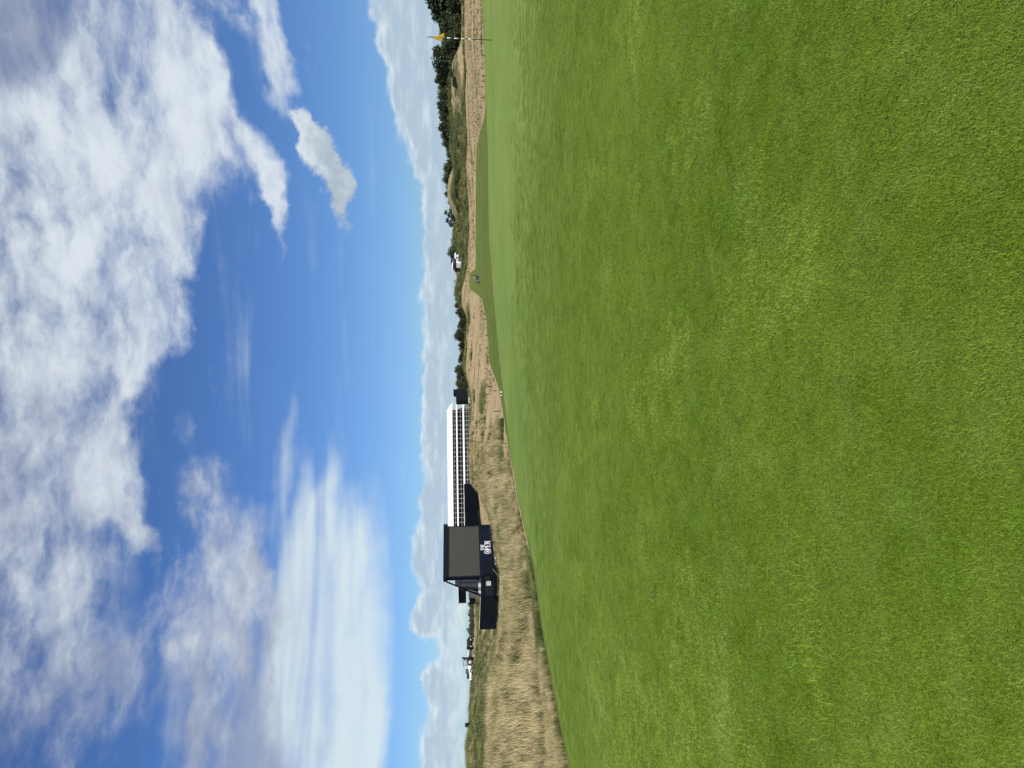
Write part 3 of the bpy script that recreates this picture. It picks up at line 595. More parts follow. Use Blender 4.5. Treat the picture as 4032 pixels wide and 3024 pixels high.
def tree_kind(seed, style, m):
    r = random.Random(seed)
    if style == 'dome':      # broad evergreen, about 10 m high, foliage to the ground
        L = [(0, 0, 5.4, 3.7, 3.8), (0, 0, 2.6, 4.4, 2.7)] + [(r.uniform(-2.6, 2.6), r.uniform(-2, 2), r.uniform(2.5, 8.2), r.uniform(1.2, 2.2), r.uniform(1.0, 1.9)) for _ in range(9)]
        return trunk_mesh(seed, 6, .3, [(l[0], l[1], l[2]) for l in L[2:6]]), crown_mesh(seed, L, 3400, .30, m)
    if style == 'tall':
        L = [(0, 0, 7.0, 2.4, 3.2), (.3, 0, 4, 2.8, 2.8), (0, 0, 1.8, 2.7, 1.8)] + [(r.uniform(-2, 2), r.uniform(-1.6, 1.6), r.uniform(3, 9.4), r.uniform(.9, 1.6), r.uniform(.9, 1.7)) for _ in range(9)]
        return trunk_mesh(seed, 8, .28, [(l[0], l[1], l[2]) for l in L[3:7]]), crown_mesh(seed, L, 3200, .28, m)
    if style == 'wind':      # wind-bent pine: layered clumps leaning to one side
        L = [(.6, 0, 2.2, 2.4, 1.0), (1.2, 0, 3.6, 2.0, .8), (-.6, .2, 3.0, 1.6, .7), (2.4, 0, 4.7, 1.6, .6), (.2, 0, 5.2, 1.5, .6), (3.0, .2, 3.2, 1.3, .5), (1.4, 0, 6.1, 1.1, .5), (-1.5, 0, 4.1, .9, .4)]
        return trunk_mesh(seed, 5.6, .22, [(l[0], l[1], l[2]) for l in L[1:]], .9), crown_mesh(seed, L, 1500, .24, m)
    L = [(0, 0, 1.5, 2.6, 1.6)] + [(r.uniform(-2.8, 2.8), r.uniform(-1.4, 1.4), r.uniform(.9, 2.9), r.uniform(1.0, 1.7), r.uniform(.8, 1.3)) for _ in range(7)]   # low bushy
    return trunk_mesh(seed, 2.4, .14, [(l[0], l[1], l[2]) for l in L[1:4]]), crown_mesh(seed, L, 1800, .24, m)
KINDS_T = {}
for kname, styles in (('dome', 4), ('tall', 3), ('wind', 2), ('low', 4)):
    KINDS_T[kname] = [tree_kind(100 + 17 * k + len(kname), kname, M_PINE) for k in range(styles)]
KINDS_T['pale'] = [tree_kind(300 + k, 'low', M_GREYTREE) for k in range(3)]
HGT = {'dome': 9.6, 'tall': 10.6, 'wind': 6.6, 'low': 4.0, 'pale': 4.0}; WID = {'dome': 8.4, 'tall': 6.2, 'wind': 5.6, 'low': 7.4, 'pale': 7.4}
def tree(u, vtop, wpx, D, kind, label, group, name=None, cat='tree', base=None, idx=[0]):
    idx[0] += 1; g = on(u, D); top = pt(u, vtop, D); zb = g.z if base is None else pt(u, base, D).z
    zb = min(zb, g.z); h = max(top.z - zb, 1.0); sc = h / HGT[kind]; sw = wpx * D / FPX / WID[kind]
    tk, cr = KINDS_T[kind][idx[0] % len(KINDS_T[kind])]
    root = empty(name or ('evergreen_tree' if kind in ('dome', 'tall') else 'wind_bent_pine' if kind == 'wind' else 'bushy_tree'), (g.x, g.y, zb), 0 if kind == 'wind' else random.uniform(-.4, .4) + math.pi * (idx[0] % 2))
    root.scale = (sw, max(sw, .8 * sc), sc); tag(root, label, cat, group)
    a = link_mesh('trunk', tk, None, root); b = link_mesh('crown', cr, None, root)
    return root
GR_R = 'dark evergreens behind the right dunes'
RT = [ # u, v_top, width px, distance, kind, label
 (3060, 1664, 150, 205, 'dome', 'dark evergreen cut by the right edge of the frame'),
 (3012, 1672, 90, 207, 'tall', 'tallest dark evergreen, just in from the right frame edge'),
 (2985, 1690, 110, 222, 'dome', 'dark evergreen whose top slopes down left from the tallest tree'),
 (2950, 1716, 90, 210, 'tall', 'dark evergreen between the tall right edge trees and the yellow flag'),
 (2918, 1722, 90, 206, 'dome', 'dark evergreen with its top just right of the yellow flag'),
 (2880, 1728, 90, 222, 'dome', 'dark evergreen straight behind the flagstick'),
 (2850, 1738, 60, 206, 'dome', 'dark evergreen in the dip left of the flagstick'),
 (2824, 1722, 50, 214, 'tall', 'narrow evergreen peak left of the dip beside the flagstick'),
 (2785, 1690, 82, 205, 'dome', 'big round-topped evergreen standing highest left of the flagstick'),
 (2742, 1712, 66, 214, 'dome', 'evergreen on the left shoulder of the big round-topped one'),
 (2712, 1709, 52, 208, 'tall', 'pointed evergreen over the crest of the brown dune'),
 (2688, 1722, 52, 222, 'dome', 'evergreen in the notch above the right end of the dark green dune'),
 (2660, 1715, 44, 208, 'tall', 'first of two knobbly evergreens with a gap of sky between them'),
 (2636, 1720, 46, 220, 'dome', 'lower evergreen filling behind the two knobbly ones'),
 (2606, 1716, 44, 208, 'tall', 'second of two knobbly evergreens, left of the sky gap'),
 (2578, 1717, 44, 212, 'tall', 'flat-topped evergreen left of the knobbly pair'),
 (2552, 1728, 44, 222, 'dome', 'evergreen sinking towards the small white gap in the tree line'),
 (2524, 1722, 46, 208, 'tall', 'sharp evergreen rising left of the small white gap'),
 (2494, 1730, 44, 212, 'dome', 'evergreen on the slope down from the sharp one'),
 (2464, 1736, 44, 214, 'dome', 'small rounded evergreen before the long drop of the tree line'),
 (2434, 1750, 50, 220, 'dome', 'low evergreen at the left end of the long dark tree line'),
 (2398, 1764, 46, 226, 'low', 'lowest dark bush in the dip before the lone dark clump'),
 (2366, 1741, 52, 214, 'dome', 'right half of the lone dark clump above the middle dune'),
 (2326, 1739, 52, 216, 'dome', 'left half of the lone dark clump above the middle dune'),
 (2290, 1748, 36, 224, 'dome', 'small evergreen left of the lone dark clump'),
 (2260, 1747, 34, 226, 'dome', 'small evergreen behind the bald tan dune top'),
 (2236, 1754, 34, 228, 'low', 'bush at the foot of the bald tan dune top'),
 (2176, 1749, 40, 232, 'wind', 'wind-bent pine with open layers, right of its larger twin'),
 (2142, 1755, 50, 228, 'wind', 'larger wind-bent pine with ragged top on the skyline'),
 (2160, 1772, 50, 236, 'low', 'dark bush filling between the two wind-bent pines'),
 (2204, 1778, 40, 240, 'low', 'low dark bush right of the wind-bent pines'),
 (2034, 1758, 44, 215, 'dome', 'ragged evergreen beside the white pavilion'),
 (2010, 1768, 34, 218, 'dome', 'smaller evergreen touching the right end of the white pavilion'),
]
for u, v, w, D_, k, lab in RT: tree(u, v, w * (1.45 if k != 'wind' else 1.15), D_, k, lab, GR_R, base=1832 if u > 2230 else 1848)
FB = ['dark bush under the evergreen cut by the right frame edge', 'dark bush at the foot of the tallest right hand evergreen', 'dark bush under the slope of tree tops left of the tallest', 'dark bush under the evergreen between tallest trees and flag', 'dark bush seen just right of the flagstick at the tree foot', 'dark bush directly behind the white bands of the flagstick', 'dark bush under the dip in the trees left of the flagstick', 'dark bush under the narrow evergreen peak near the flagstick', 'dark bush under the big round-topped evergreen', 'dark bush under the left shoulder of the big round-topped evergreen', 'dark bush over the very crest of the brown dune', 'dark bush over the saddle left of the brown dune crest', 'dark bush under the first knobbly evergreen', 'dark bush under the gap between the two knobbly evergreens', 'dark bush under the second knobbly evergreen', 'dark bush under the flat-topped evergreen', 'dark bush under the small white gap in the trees', 'dark bush under the sharp evergreen left of the white gap', 'dark bush under the slope down from the sharp evergreen', 'dark bush under the small rounded evergreen before the long drop', 'dark bush under the left end of the long dark tree line', 'dark bush in the dip right of the lone dark clump']
for k, r_ in enumerate([q for q in RT if q[0] > 2390]):
    tree(r_[0] - 14, 1752 + 14 * math.sin(k * 1.7) + (k * .4 if k > 14 else 0), 120, 199 + (k * 7) % 9, 'low', FB[k], 'bushes filling the foot of the evergreen belt', name='evergreen_bush', cat='bush', base=1832)
MT = [
 (1905, 1777, 40, 262, 'low', 'dark bush showing above the white pavilion roof'),
 (1866, 1782, 40, 262, 'low', 'dark bush at the left end of the white pavilion'),
 (1838, 1786, 50, 232, 'low', 'long dark bush left of the white pavilion'),
 (1800, 1785, 54, 236, 'low', 'second long dark bush left of the white pavilion'),
 (1766, 1796, 46, 240, 'low', 'low dark bush in the dip left of the pavilion bushes'),
 (1736, 1797, 40, 236, 'low', 'low lumpy bush right of the round dark tree'),
 (1702, 1786, 52, 222, 'dome', 'round dark tree with smooth dome top on the middle skyline'),
 (1668, 1797, 50, 228, 'low', 'dark bush left of the round dark tree'),
 (1636, 1799, 50, 232, 'low', 'dark bush in the low stretch of the middle skyline'),
 (1602, 1800, 46, 228, 'low', 'flat dark bush right of the peaked tree'),
 (1570, 1787, 34, 222, 'tall', 'peaked dark tree on the middle skyline'),
 (1546, 1793, 44, 226, 'dome', 'rounded tree on the shoulder of the peaked one'),
 (1518, 1790, 36, 330, 'dome', 'blocky dark tree third from the grandstand'),
 (1496, 1793, 34, 330, 'dome', 'second dark tree from the grandstand end'),
 (1470, 1803, 36, 330, 'low', 'small bush second from the black stair tower'),
 (1448, 1799, 30, 330, 'low', 'small bush touching the black stair tower'),
]
for u, v, w, D_, k, lab in MT: tree(u, v, w * 1.3, D_, k, lab, 'dark trees on the middle skyline', base=1852)
LT = [(640, 1838, 34, 'first pale tree left of the black hut'), (612, 1842, 36, 'low pale tree second left of the black hut'), (590, 1840, 36, 'pale tree above the buggy'), (566, 1842, 34, 'pale flat tree right of the round pale one'), (544, 1836, 34, 'round pale grey-green tree over the end of the black hoarding'), (522, 1838, 34, 'pointed pale grey-green tree beside the dark truck'),
      (378, 1837, 26, 'dark distant tree right of the far tan slope'), (356, 1839, 26, 'dark distant tree on the left horizon beside the tractor plume'), (334, 1846, 22, 'small distant tree on the left horizon'), (296, 1849, 16, 'tiny distant bush alone on the left horizon')]
for k, (u, v, w, lab) in enumerate(LT): tree(u, v, w, 260, 'pale' if u > 450 else 'low', lab, 'distant trees on the left horizon', base=1856)

# scrubby knoll at the far left and bushes on the dune faces
for k, (u, v, w, D_, lab) in enumerate([(150, 1842, 70, 118, 'dark scrub on the right shoulder of the far left knoll'), (112, 1837, 70, 118, 'dark scrub on the top of the far left knoll'), (66, 1838, 70, 120, 'dark scrub left of the knoll top'), (22, 1841, 70, 120, 'dark scrub where the knoll meets the left frame edge'), (-30, 1843, 80, 121, 'dark scrub just cut by the left frame edge')]):
    tree(u, v, w, D_, 'low', lab, 'scrub on the far left knoll', name='scrub_bush', cat='bush', base=1866)
for k, (u, v, w, D_, lab) in enumerate([(2205, 1815, 46, 178, 'dark gorse at the left foot of the middle dune'), (2262, 1800, 40, 172, 'dark gorse on the face of the left middle dune'), (2300, 1806, 46, 172, 'dark gorse in the saddle of the middle dunes'), (2345, 1808, 44, 170, 'dark gorse under the lone dark clump of trees'), (2735, 1800, 50, 166, 'dark heather patch on the face of the brown dune'), (2700, 1806, 46, 164, 'dark heather patch lower on the brown dune'), (1800, 1822, 36, 180, 'dark gorse on the slope left of the pavilion'), (1770, 1830, 40, 178, 'dark gorse at the foot of the slope left of the pavilion'), (1975, 1820, 30, 180, 'dark gorse on the bank in front of the pavilion')]):
    tree(u, v, w, D_, 'low', lab, 'gorse on the dunes', name='gorse_bush', cat='bush')

# ------------------------------------------------------------------ grandstand
def frame_xy(P0, P1):
    d = (P1 - P0); d.z = 0; L = d.length; d.normalize(); nrm = Vector((d.y, -d.x, 0)); 
    if nrm.dot(-P0) < 0: nrm = -nrm
    return d, nrm, L       # nrm points to the camera side
PR = pt(1437, 1845, 308); PL = pt(930, 1855, 291)
gd, gn, gL = frame_xy(PR, PL); GZ0 = PR.z; ang = math.atan2(gd.y, gd.x)
gs = empty('grandstand', (PR.x, PR.y, GZ0), ang); tag(gs, 'long white-roofed grandstand with rows of dark seats behind white bands', 'grandstand')
# local frame: x along the front from the right end, y away from the camera, z up
ysgn = 1 if Vector((-math.sin(ang), math.cos(ang), 0)).dot(gn) < 0 else -1
def L3(x, y, z): return (x, y * ysgn, z)
NB = 28; bay = gL / NB
zE, zT = 7.0, 9.1      # eave, roof ridge
def lbox(a, b): mb = MB(); c = [(a[i] + b[i]) / 2 for i in range(3)]; return mb.box(L3(*c), [abs(b[i] - a[i]) for i in range(3)])
cache = {}
def shared(name, key, maker, matl, parent, loc):
    if key not in cache: me = maker().mesh(name); me.materials.append(matl); cache[key] = me
    o = link_mesh(name, cache[key], None, parent); o.location = loc; return o
for k in range(NB // 2):
    def mk():
        mb = MB(); w = 2 * bay - 0.16
        v = [L3(0, -.3, zE), L3(w, -.3, zE), L3(w, 9.5, zT), L3(0, 9.5, zT), L3(0, -.3, zE + .12), L3(w, -.3, zE + .12), L3(w, 9.5, zT + .12), L3(0, 9.5, zT + .12)]
        return mb.add(v, [(0, 1, 2, 3), (4, 5, 6, 7), (0, 1, 5, 4), (1, 2, 6, 5), (2, 3, 7, 6), (3, 0, 4, 7)])
    shared('roof_panel', 'roof', mk, M_ROOF, gs, (k * 2 * bay + .08, 0, 0))
    shared('roof_seam', 'seam', lambda: MB().bar(L3(0, -.2, zE + .03), L3(0, 9.4, zT + .03), .16, .05), M_GREYP, gs, (k * 2 * bay, 0, 0))
lbox((0, -.36, zE - .22), (gL, -.26, zE - .02)).build('eave_beam', M_WHITE, gs)
for k in range(NB + 1):
    shared('post', 'post', lambda: MB().bar(L3(0, 0, -1.5), L3(0, 0, zE - .05), .11, .11), M_GALV, gs, (k * bay, 0, 0))
    if k % 2 == 0: shared('rafter', 'raft', lambda: MB().bar(L3(0, -.2, zE - .12), L3(0, 9.4, zT - .12), .10, .14), M_GALV, gs, (k * bay, 0, 0))
for k in range(NB):
    shared('fascia_panel', 'fas', lambda: lbox((0.05, -.12, 4.75), (bay - .05, -.06, 5.32)), M_WHITE, gs, (k * bay, 0, 0))
    shared('fascia_panel', 'fas2', lambda: lbox((0.05, -.12, 1.95), (bay - .05, -.06, 2.62)), M_WHITE, gs, (k * bay, 0, 0))
for z in (0.0, 0.9, 3.55, 6.1): lbox((0, -.03, z - .04), (gL, .03, z + .04)).build('rail', M_GALV, gs)
for i in range(11):      # stepped seating under the roof
    y = 0.6 + i * 0.82; z = 0.1 + i * 0.52
    lbox((0.1, y, z - .5), (gL - .1, y + .84, z - .42)).build('step_deck', M_DECK, gs)
    mb = MB()
    for k in range(int(gL / 0.95)): mb.box(L3(0.6 + k * 0.95, y + .55, z + .12 + .04 * ((k * 7 + i) % 3)), (0.55 + .1 * ((k + i) % 2), .1, .55))
    mb.build('seat_row', M_SEAT, gs)
lbox((0, 9.6, -1.5), (gL, 9.75, zT - .15)).build('back_wall', M_BLACK, gs)
lbox((gL - .1, .3, -1.5), (gL, 9.6, 5.8)).build('side_wall', M_BLACK, gs)
mb = MB()
for z in (1.3, 2.3, 3.2, 4.3, 5.9): mb.bar(L3(0, 0, z), L3(0, 9, z + .3), .06)
mb.bar(L3(0, 9.2, -1.5), L3(0, 9.2, zT - .1), .1); mb.bar(L3(0, 4.5, -1.5), L3(0, 4.5, 8), .1); mb.build('end_frame', M_GALV, gs)
lbox((.05, .6, -1.8), (gL, .7, -.1)).build('skirt', M_BLACK, gs)
# black stair tower at its right end
P = pt(1462, 1860, 296); st = empty('stair_tower', (P.x, P.y, P.z), ang); tag(st, 'black clad stair tower stepping up against the right end of the grandstand', 'tower')
pw = 50 * 296 / FPX
MB().box((0, 0, 3.2), (pw * .95, 5, 6.6)).build('cladding', M_BLACK, st); MB().box((-pw * .33, 0, 7.0), (pw * .36, 4.2, 1.0)).build('upper_cladding', M_BLACK, st)
mb = MB(); 
for k in range(7): mb.box((pw * .5 + .3 * k - .2, -2.4, 2.5 - .35 * k), (.32, 1.2, .08))
mb.build('stair_steps', M_GALV, st)
# cream container
P = pt(1450, 1873, 150); g0 = on(1450, 150)
cc_ = empty('storage_container', (P.x, P.y, g0.z), -.25); tag(cc_, 'small cream box half hidden in the bank below the black stair tower', 'container')
MB().box((0, 0, .35), (1.0, 1.4, 1.5)).build('body', M_CREAM, cc_); MB().box((0, 0, 1.12), (1.06, 1.46, .05)).build('lid', M_DARKM, cc_); MB().box((0, -.712, .4), (.08, .02, 1.2)).build('door_seam', M_DARKM, cc_)

# ------------------------------------------------------------------ black hoarding in front of the grandstand
A0 = pt(1118, 1828, 118); A1 = pt(900, 1835, 124)
hd = empty('black_screening', (A0.x, A0.y, -2.2)); tag(hd, 'high black screening wall between the grandstand and the big screen', 'screening')
dv = (A1 - A0); dv.z = 0; n_p = 6; ztop = A0.z + 2.2
for k in range(n_p):
    mb = MB(); a = dv * (k / n_p); b = dv * ((k + 1) / n_p) - dv.normalized() * .012
    mb.bar((a.x, a.y, ztop / 2), (b.x, b.y, ztop / 2), .06, ztop - .02 * (k % 2)); mb.build('panel', M_BLACK, hd)
mb = MB(); mb.bar((0, 0, ztop + .03), (dv.x, dv.y, ztop + .03), .10, .06); mb.build('top_rail', M_DARKM, hd)

# ------------------------------------------------------------------ big screen trailer
B0 = pt(752, 1800, 86); B1 = pt(955, 1800, 91)
sd_, sn_, sL = frame_xy(B0, B1); sa = math.atan2(sd_.y, sd_.x)
zt = pt(752, 1745.5, 86).z; z_led_t = pt(752, 1762, 86).z; z_led_b = pt(752, 1890.5, 86).z; zb = pt(752, 1948, 86).z
sc = empty('big_screen', (B0.x, B0.y, zb), sa); tag(sc, 'big outdoor screen, blank and grey, in a dark navy frame with white lettering', 'screen')
# local: x to the right along the face, y away from the camera, z up from the skirt's foot
zt -= zb; z_led_t -= zb; z_led_b -= zb
MB().box((sL / 2, .42, (z_led_t + z_led_b) / 2), (sL - .06, .7, z_led_t - z_led_b + .06)).build('cabinet', M_NAVY, sc)
led = MB().box((sL / 2 - .1, .03, (z_led_t + z_led_b) / 2), (sL - .24, .06, z_led_t - z_led_b - .02)).build('screen_face', M_LED, sc)
hb = MB().box((sL / 2, .30, (zt + z_led_t) / 2 + .02), (sL + .30, .95, zt - z_led_t)).build('header', M_NAVY, sc, bevel=.03)
mb = MB()
for k in range(22): mb.box((.2 + k * (sL - .3) / 21, -.19, z_led_t + .03), (.16, .03, .07 + .02 * (k % 3)))
mb.build('bracket_row', M_DARKM, hb)
MB().box((.045, .0, (z_led_t + z_led_b) / 2), (.09, .14, z_led_t - z_led_b)).build('edge_post', M_DARKM, sc)
sk = MB().box((sL / 2, .10, z_led_b / 2 - .01), (sL, .2, z_led_b - .03)).build('skirt', M_NAVY, sc, bevel=.01)
MB().box((sL / 2, .9, z_led_b / 2), (sL - .2, 1.2, z_led_b - .4)).build('trailer_body', M_BLACK, sc)
# lettering: THE over OPEN, built stroke by stroke
def rect(mb, x0, z0, x1, z1): mb.box(((x0 + x1) / 2, -.018, (z0 + z1) / 2), (abs(x1 - x0), .03, abs(z1 - z0)))
def slant(mb, x0, z0, x1, z1, w): mb.prism([(x0, z0), (x0 + w, z0), (x1 + w, z1), (x1, z1)], -.033, -.003)
def glyph(mb, ch, x, z, w, h, s, q):    # s stroke width, q serif height
    def serif(cx, zz, ww): rect(mb, cx - ww / 2, zz, cx + ww / 2, zz + q)
    if ch in 'TI':
        rect(mb, x + w / 2 - s / 2, z + q, x + w / 2 + s / 2, z + h - q); serif(x + w / 2, z, w * .55); rect(mb, x, z + h - q, x + w, z + h); rect(mb, x, z + h - 2.4 * q, x + q, z + h - q); rect(mb, x + w - q, z + h - 2.4 * q, x + w, z + h - q)
    if ch == 'H':
        for cx in (x + s / 2 + q * .4, x + w - s / 2 - q * .4): rect(mb, cx - s / 2, z + q, cx + s / 2, z + h - q); serif(cx, z, s + q * 1.6); serif(cx, z + h - q, s + q * 1.6)
        rect(mb, x + s + q * .4, z + h * .47, x + w - s - q * .4, z + h * .47 + q)
    if ch == 'E':
        rect(mb, x + q * .4, z, x + q * .4 + s, z + h); rect(mb, x, z, x + q * .4, z + q); rect(mb, x, z + h - q, x + q * .4, z + h)
        rect(mb, x + q * .4 + s, z, x + w, z + q); rect(mb, x + q * .4 + s, z + h - q, x + w, z + h); rect(mb, x + q * .4 + s, z + h * .47, x + w * .8, z + h * .47 + q)
        rect(mb, x + w - q, z + q, x + w, z + 2.6 * q); rect(mb, x + w - q, z + h - 2.6 * q, x + w, z + h - q)
    if ch == 'P':
        rect(mb, x + q * .4, z + q, x + q * .4 + s, z + h); rect(mb, x, z, x + q + s, z + q); rect(mb, x, z + h - q, x + q * .4, z + h)
        cx, cz, rx, rz = x + s + q * .4, z + h * .72, w - s - q * .4, h * .28; N_ = 10
        for k in range(N_):
            a0, a1 = -math.pi / 2 + math.pi * k / N_, -math.pi / 2 + math.pi * (k + 1) / N_
            mb.prism([(cx + rx * math.cos(a0), cz + rz * math.sin(a0)), (cx + rx * math.cos(a1), cz + rz * math.sin(a1)), (cx + (rx - s) * math.cos(a1), cz + (rz - q) * math.sin(a1)), (cx + (rx - s) * math.cos(a0), cz + (rz - q) * math.sin(a0))], -.033, -.003)
    if ch == 'N':
        rect(mb, x + q * .5, z + q, x + q * .5 + s * .6, z + h - q); rect(mb, x, z, x + q * .8 + s, z + q); rect(mb, x - q * .6, z + h - q, x + s, z + h)
        slant(mb, x + w - s * 1.15, z, x + q * .3, z + h, s * 1.25); rect(mb, x + w - s * .6, z + h * .22, x + w, z + h - q); rect(mb, x + w - s * 1.2, z + h - q, x + w + q * .8, z + h)
def lx(u): # position along the face for a sight column
    d = ray(u, 1920); k = (B0.x * sd_.y - B0.y * sd_.x) / (d.x * sd_.y - d.y * sd_.x); p = Vector((d.x * k, d.y * k, 0)); return (p - Vector((B0.x, B0.y, 0))).dot(sd_)
xo0, xo1 = lx(3024 - 2181), lx(3024 - 2131.5)     # O left side .. N right side
wl = xo1 - xo0; hl = 24 / FPX * 88; z0 = z_led_b - (1933 - 1888.5) / FPX * 88
tx = MB(); cx, cz, rx, rz = xo0 + wl * .15, z0 + hl * .52, wl * .15, hl * .56; N_ = 24; th = wl * .035
for k in range(N_):
    a0, a1 = 2 * math.pi * k / N_, 2 * math.pi * (k + 1) / N_
    tx.prism([(cx + rx * math.cos(a0), cz + rz * math.sin(a0)), (cx + rx * math.cos(a1), cz + rz * math.sin(a1)), (cx + (rx - th) * math.cos(a1), cz + (rz - th) * math.sin(a1)), (cx + (rx - th) * math.cos(a0), cz + (rz - th) * math.sin(a0))], -.033, -.003)
for ch, fx, fw in (('P', .315, .19), ('E', .535, .20), ('N', .77, .23)): glyph(tx, ch, xo0 + wl * fx, z0 + hl * .02, wl * fw, hl * .96, wl * .055, wl * .026)
zz = z0 + hl * 1.12; hh = hl * .50; xt = xo0 + wl * .27
for ch, fx, fw in (('T', 0, .15), ('H', .165, .17), ('E', .35, .12)): glyph(tx, ch, xt + wl * fx, zz, wl * fw, hh, wl * .04, wl * .018)
lt = tx.build('lettering', M_WHITE, sk); lt['label'] = 'white serif lettering reading THE OPEN'
jg = MB(); jp = [(-.26, -.62), (.26, -.62), (.20, -.52), (.34, -.28), (.34, .05), (.15, .35), (.17, .62), (-.10, .66), (-.15, .35), (-.34, .05), (-.34, -.28), (-.20, -.52)]
jg.prism([(cx + a * rx * .62, cz + b * rz * .80) for a, b in jp][::-1], -.033, -.003); jg.bar((cx + rx * .14, -.018, cz + rz * .3), (cx + rx * .42, -.018, cz + rz * .05), .012, .03); jg.bar((cx + rx * .42, -.018, cz + rz * .05), (cx + rx * .2, -.018, cz - rz * .2), .012, .03)
jg.build('jug_emblem', M_WHITE, sk)
# wheels, jacks and blocks under the skirt
for k, x in enumerate((sL * .12, sL * .24)):
    w = MB().tube([(x, .18, -.02), (x, .42, -.02)], .36, 20).build('wheel', M_TYRE, sc); MB().tube([(x, .15, -.02), (x, .2, -.02)], .2, 14).build('rim', M_RIM, w)
for k, x in enumerate((sL * .055, sL * .34)): MB().box((x, .25, -.12), (.28, .3, .26)).build('support_block', M_RIM, sc)
for x in (.6, sL - .5): mb = MB(); mb.tube([(x, .5, .1), (x, .5, -.6)], .05, 8); mb.box((x, .5, -.55), (.4, .4, .05)); mb.build('jack_leg', M_DARKM, sc)
# brace frame and equipment cabinet to the left of the screen
def sp(u, v, D): # world point in the screen's own frame
    p = pt(u, v, D) - Vector((B0.x, B0.y, zb)); c_, s_ = math.cos(-sa), math.sin(-sa); return Vector((p.x * c_ - p.y * s_, p.x * s_ + p.y * c_, p.z))
DF = 86.5
mb = MB(); mb.bar(sp(750, 1757, DF), sp(733, 1758, DF), .12); mb.bar(sp(733, 1758, DF), sp(712, 1811, DF + .8), .13); mb.bar(sp(712, 1811, DF + .8), sp(678, 1893, DF + 1.4), .13); mb.bar(sp(712, 1811, DF + .8), sp(708, 1893, DF + .9), .09); mb.bar(sp(744, 1874, DF), sp(736, 1890, DF), .09)
mb.bar(sp(752, 1898, DF), sp(676, 1898, DF + 1.4), .16, .22); mb.build('brace_frame', M_NAVY, sc)
mb = MB(); a = sp(748, 1888, DF + 1.2); b = sp(680, 1889, DF + 2.2); mb.bar(a, b, .05, .28); mb.build('white_side_rail', M_WHITE, sc)
# black equipment cabinet
E0 = pt(765, 1957, 85); E1 = pt(674, 1957, 86.5)
ed, en, eL = frame_xy(E1, E0); ea = math.atan2(ed.y, ed.x); ezt = pt(720, 1901, 86).z - E1.z
eq = empty('equipment_cabinet', (E1.x, E1.y, E1.z), ea); tag(eq, 'black equipment cabinet with a white notice, left of the big screen', 'cabinet')
MB().box((eL / 2, .8, ezt / 2), (eL, 1.5, ezt)).build('body', M_BLACK, eq, bevel=.02)
MB().box((eL * .36, .03, ezt * .55), (eL * .60, .04, ezt * .62)).build('door', M_DARKM, eq)
MB().box((eL * .80, .03, ezt * .68), (eL * .16, .04, ezt * .38)).build('vent_panel', M_DARKM, eq)
nb = MB().box((eL * .60, -.01, ezt * .60), (.62, .03, .52)).build('notice', M_WHITE, eq)
mb = MB(); mb.box((eL * .60 + .16, -.03, ezt * .60 - .12), (.16, .012, .10)).box((eL * .60 - .14, -.03, ezt * .60 + .15), (.2, .012, .05)); mb.build('red_print', M_RED, nb)
mb = MB(); mb.box((eL * .60 - .15, -.03, ezt * .60 - .05), (.14, .012, .14)).box((eL * .60 + .05, -.03, ezt * .60 - .06), (.12, .012, .14)); mb.build('yellow_print', M_GOLD, nb)
mb = MB(); mb.box((eL * .60 + .14, -.03, ezt * .60 + .14), (.16, .012, .03)).box((eL * .60 + .14, -.03, ezt * .60 + .07), (.16, .012, .03)); mb.build('dark_print', M_DARKM, nb)

# low black hoarding running left from the cabinet
W0 = pt(674, 1893, 88); W1 = pt(545, 1888, 90); zbw = min(H(W0.x, W0.y), H(W1.x, W1.y)) - .5
lw = empty('low_black_wall', (W0.x, W0.y, zbw)); tag(lw, 'low black hoarding with a pale top edge running left from the equipment cabinet', 'hoarding')
dv = W1 - W0; hz = W0.z - zbw; n_p = 5
for k in range(n_p):
    a = dv * (k / n_p); b = dv * ((k + 1) / n_p) - dv.normalized() * .012; hk = hz + dv.z * (k + .5) / n_p; mb = MB(); mb.bar((a.x, a.y, hk / 2), (b.x, b.y, hk / 2), .05, hk); mb.build('panel', M_BLACK, lw)
mb = MB(); mb.bar((0, 0, hz + .04), (dv.x, dv.y, hz + dv.z + .04), .08, .05); mb.build('top_edge', M_CREAM, lw)

# ------------------------------------------------------------------ camera tower / clad scaffold behind the screen
T0 = pt(757, 1890, 108); T1 = pt(672, 1890, 112)
td, tn_, tL = frame_xy(T1, T0); ta = math.atan2(td.y, td.x); ztw = pt(720, 1792, 110).z; zbt = H(T1.x, T1.y) - .3
tw = empty('clad_scaffold_tower', (T1.x, T1.y, zbt), ta); tag(tw, 'grey clad scaffold tower with sloping stair side behind the big screen', 'tower')
hT = ztw - zbt
MB().prism([(tL * .30, 0), (tL + 1.5, 0), (tL + 1.5, hT), (tL * .40, hT), (tL * .40, hT * .86), (tL * .30, hT * .86)], .5, 3.5).build('cladding', M_GREYP, tw)
MB().prism([(0, hT * .26), (tL * .30, hT * .8), (tL * .30, 0), (0, 0)], .55, 3.4).build('stair_cladding', M_NAVY, tw)
mb = MB(); mb.bar((tL * .30, .4, hT * .88), (0, .4, hT * .30), .14); mb.bar((tL * .30, .4, 0), (tL * .30, .4, hT * .9), .12); mb.bar((tL * .62, .4, 0), (tL * .62, .4, hT), .08); mb.bar((tL * .3, .4, hT * .25), (tL * 1.2, .4, hT * .25), .10); mb.build('scaffold_frame', M_DARKM, tw)
mb = MB(); mb.bar((tL * .95, .4, hT * .62), (tL * .5, .4, hT * .25), .5, .03); mb.build('green_sheet', mat('olive_sheet', (0.06, 0.075, 0.04), .8), tw)
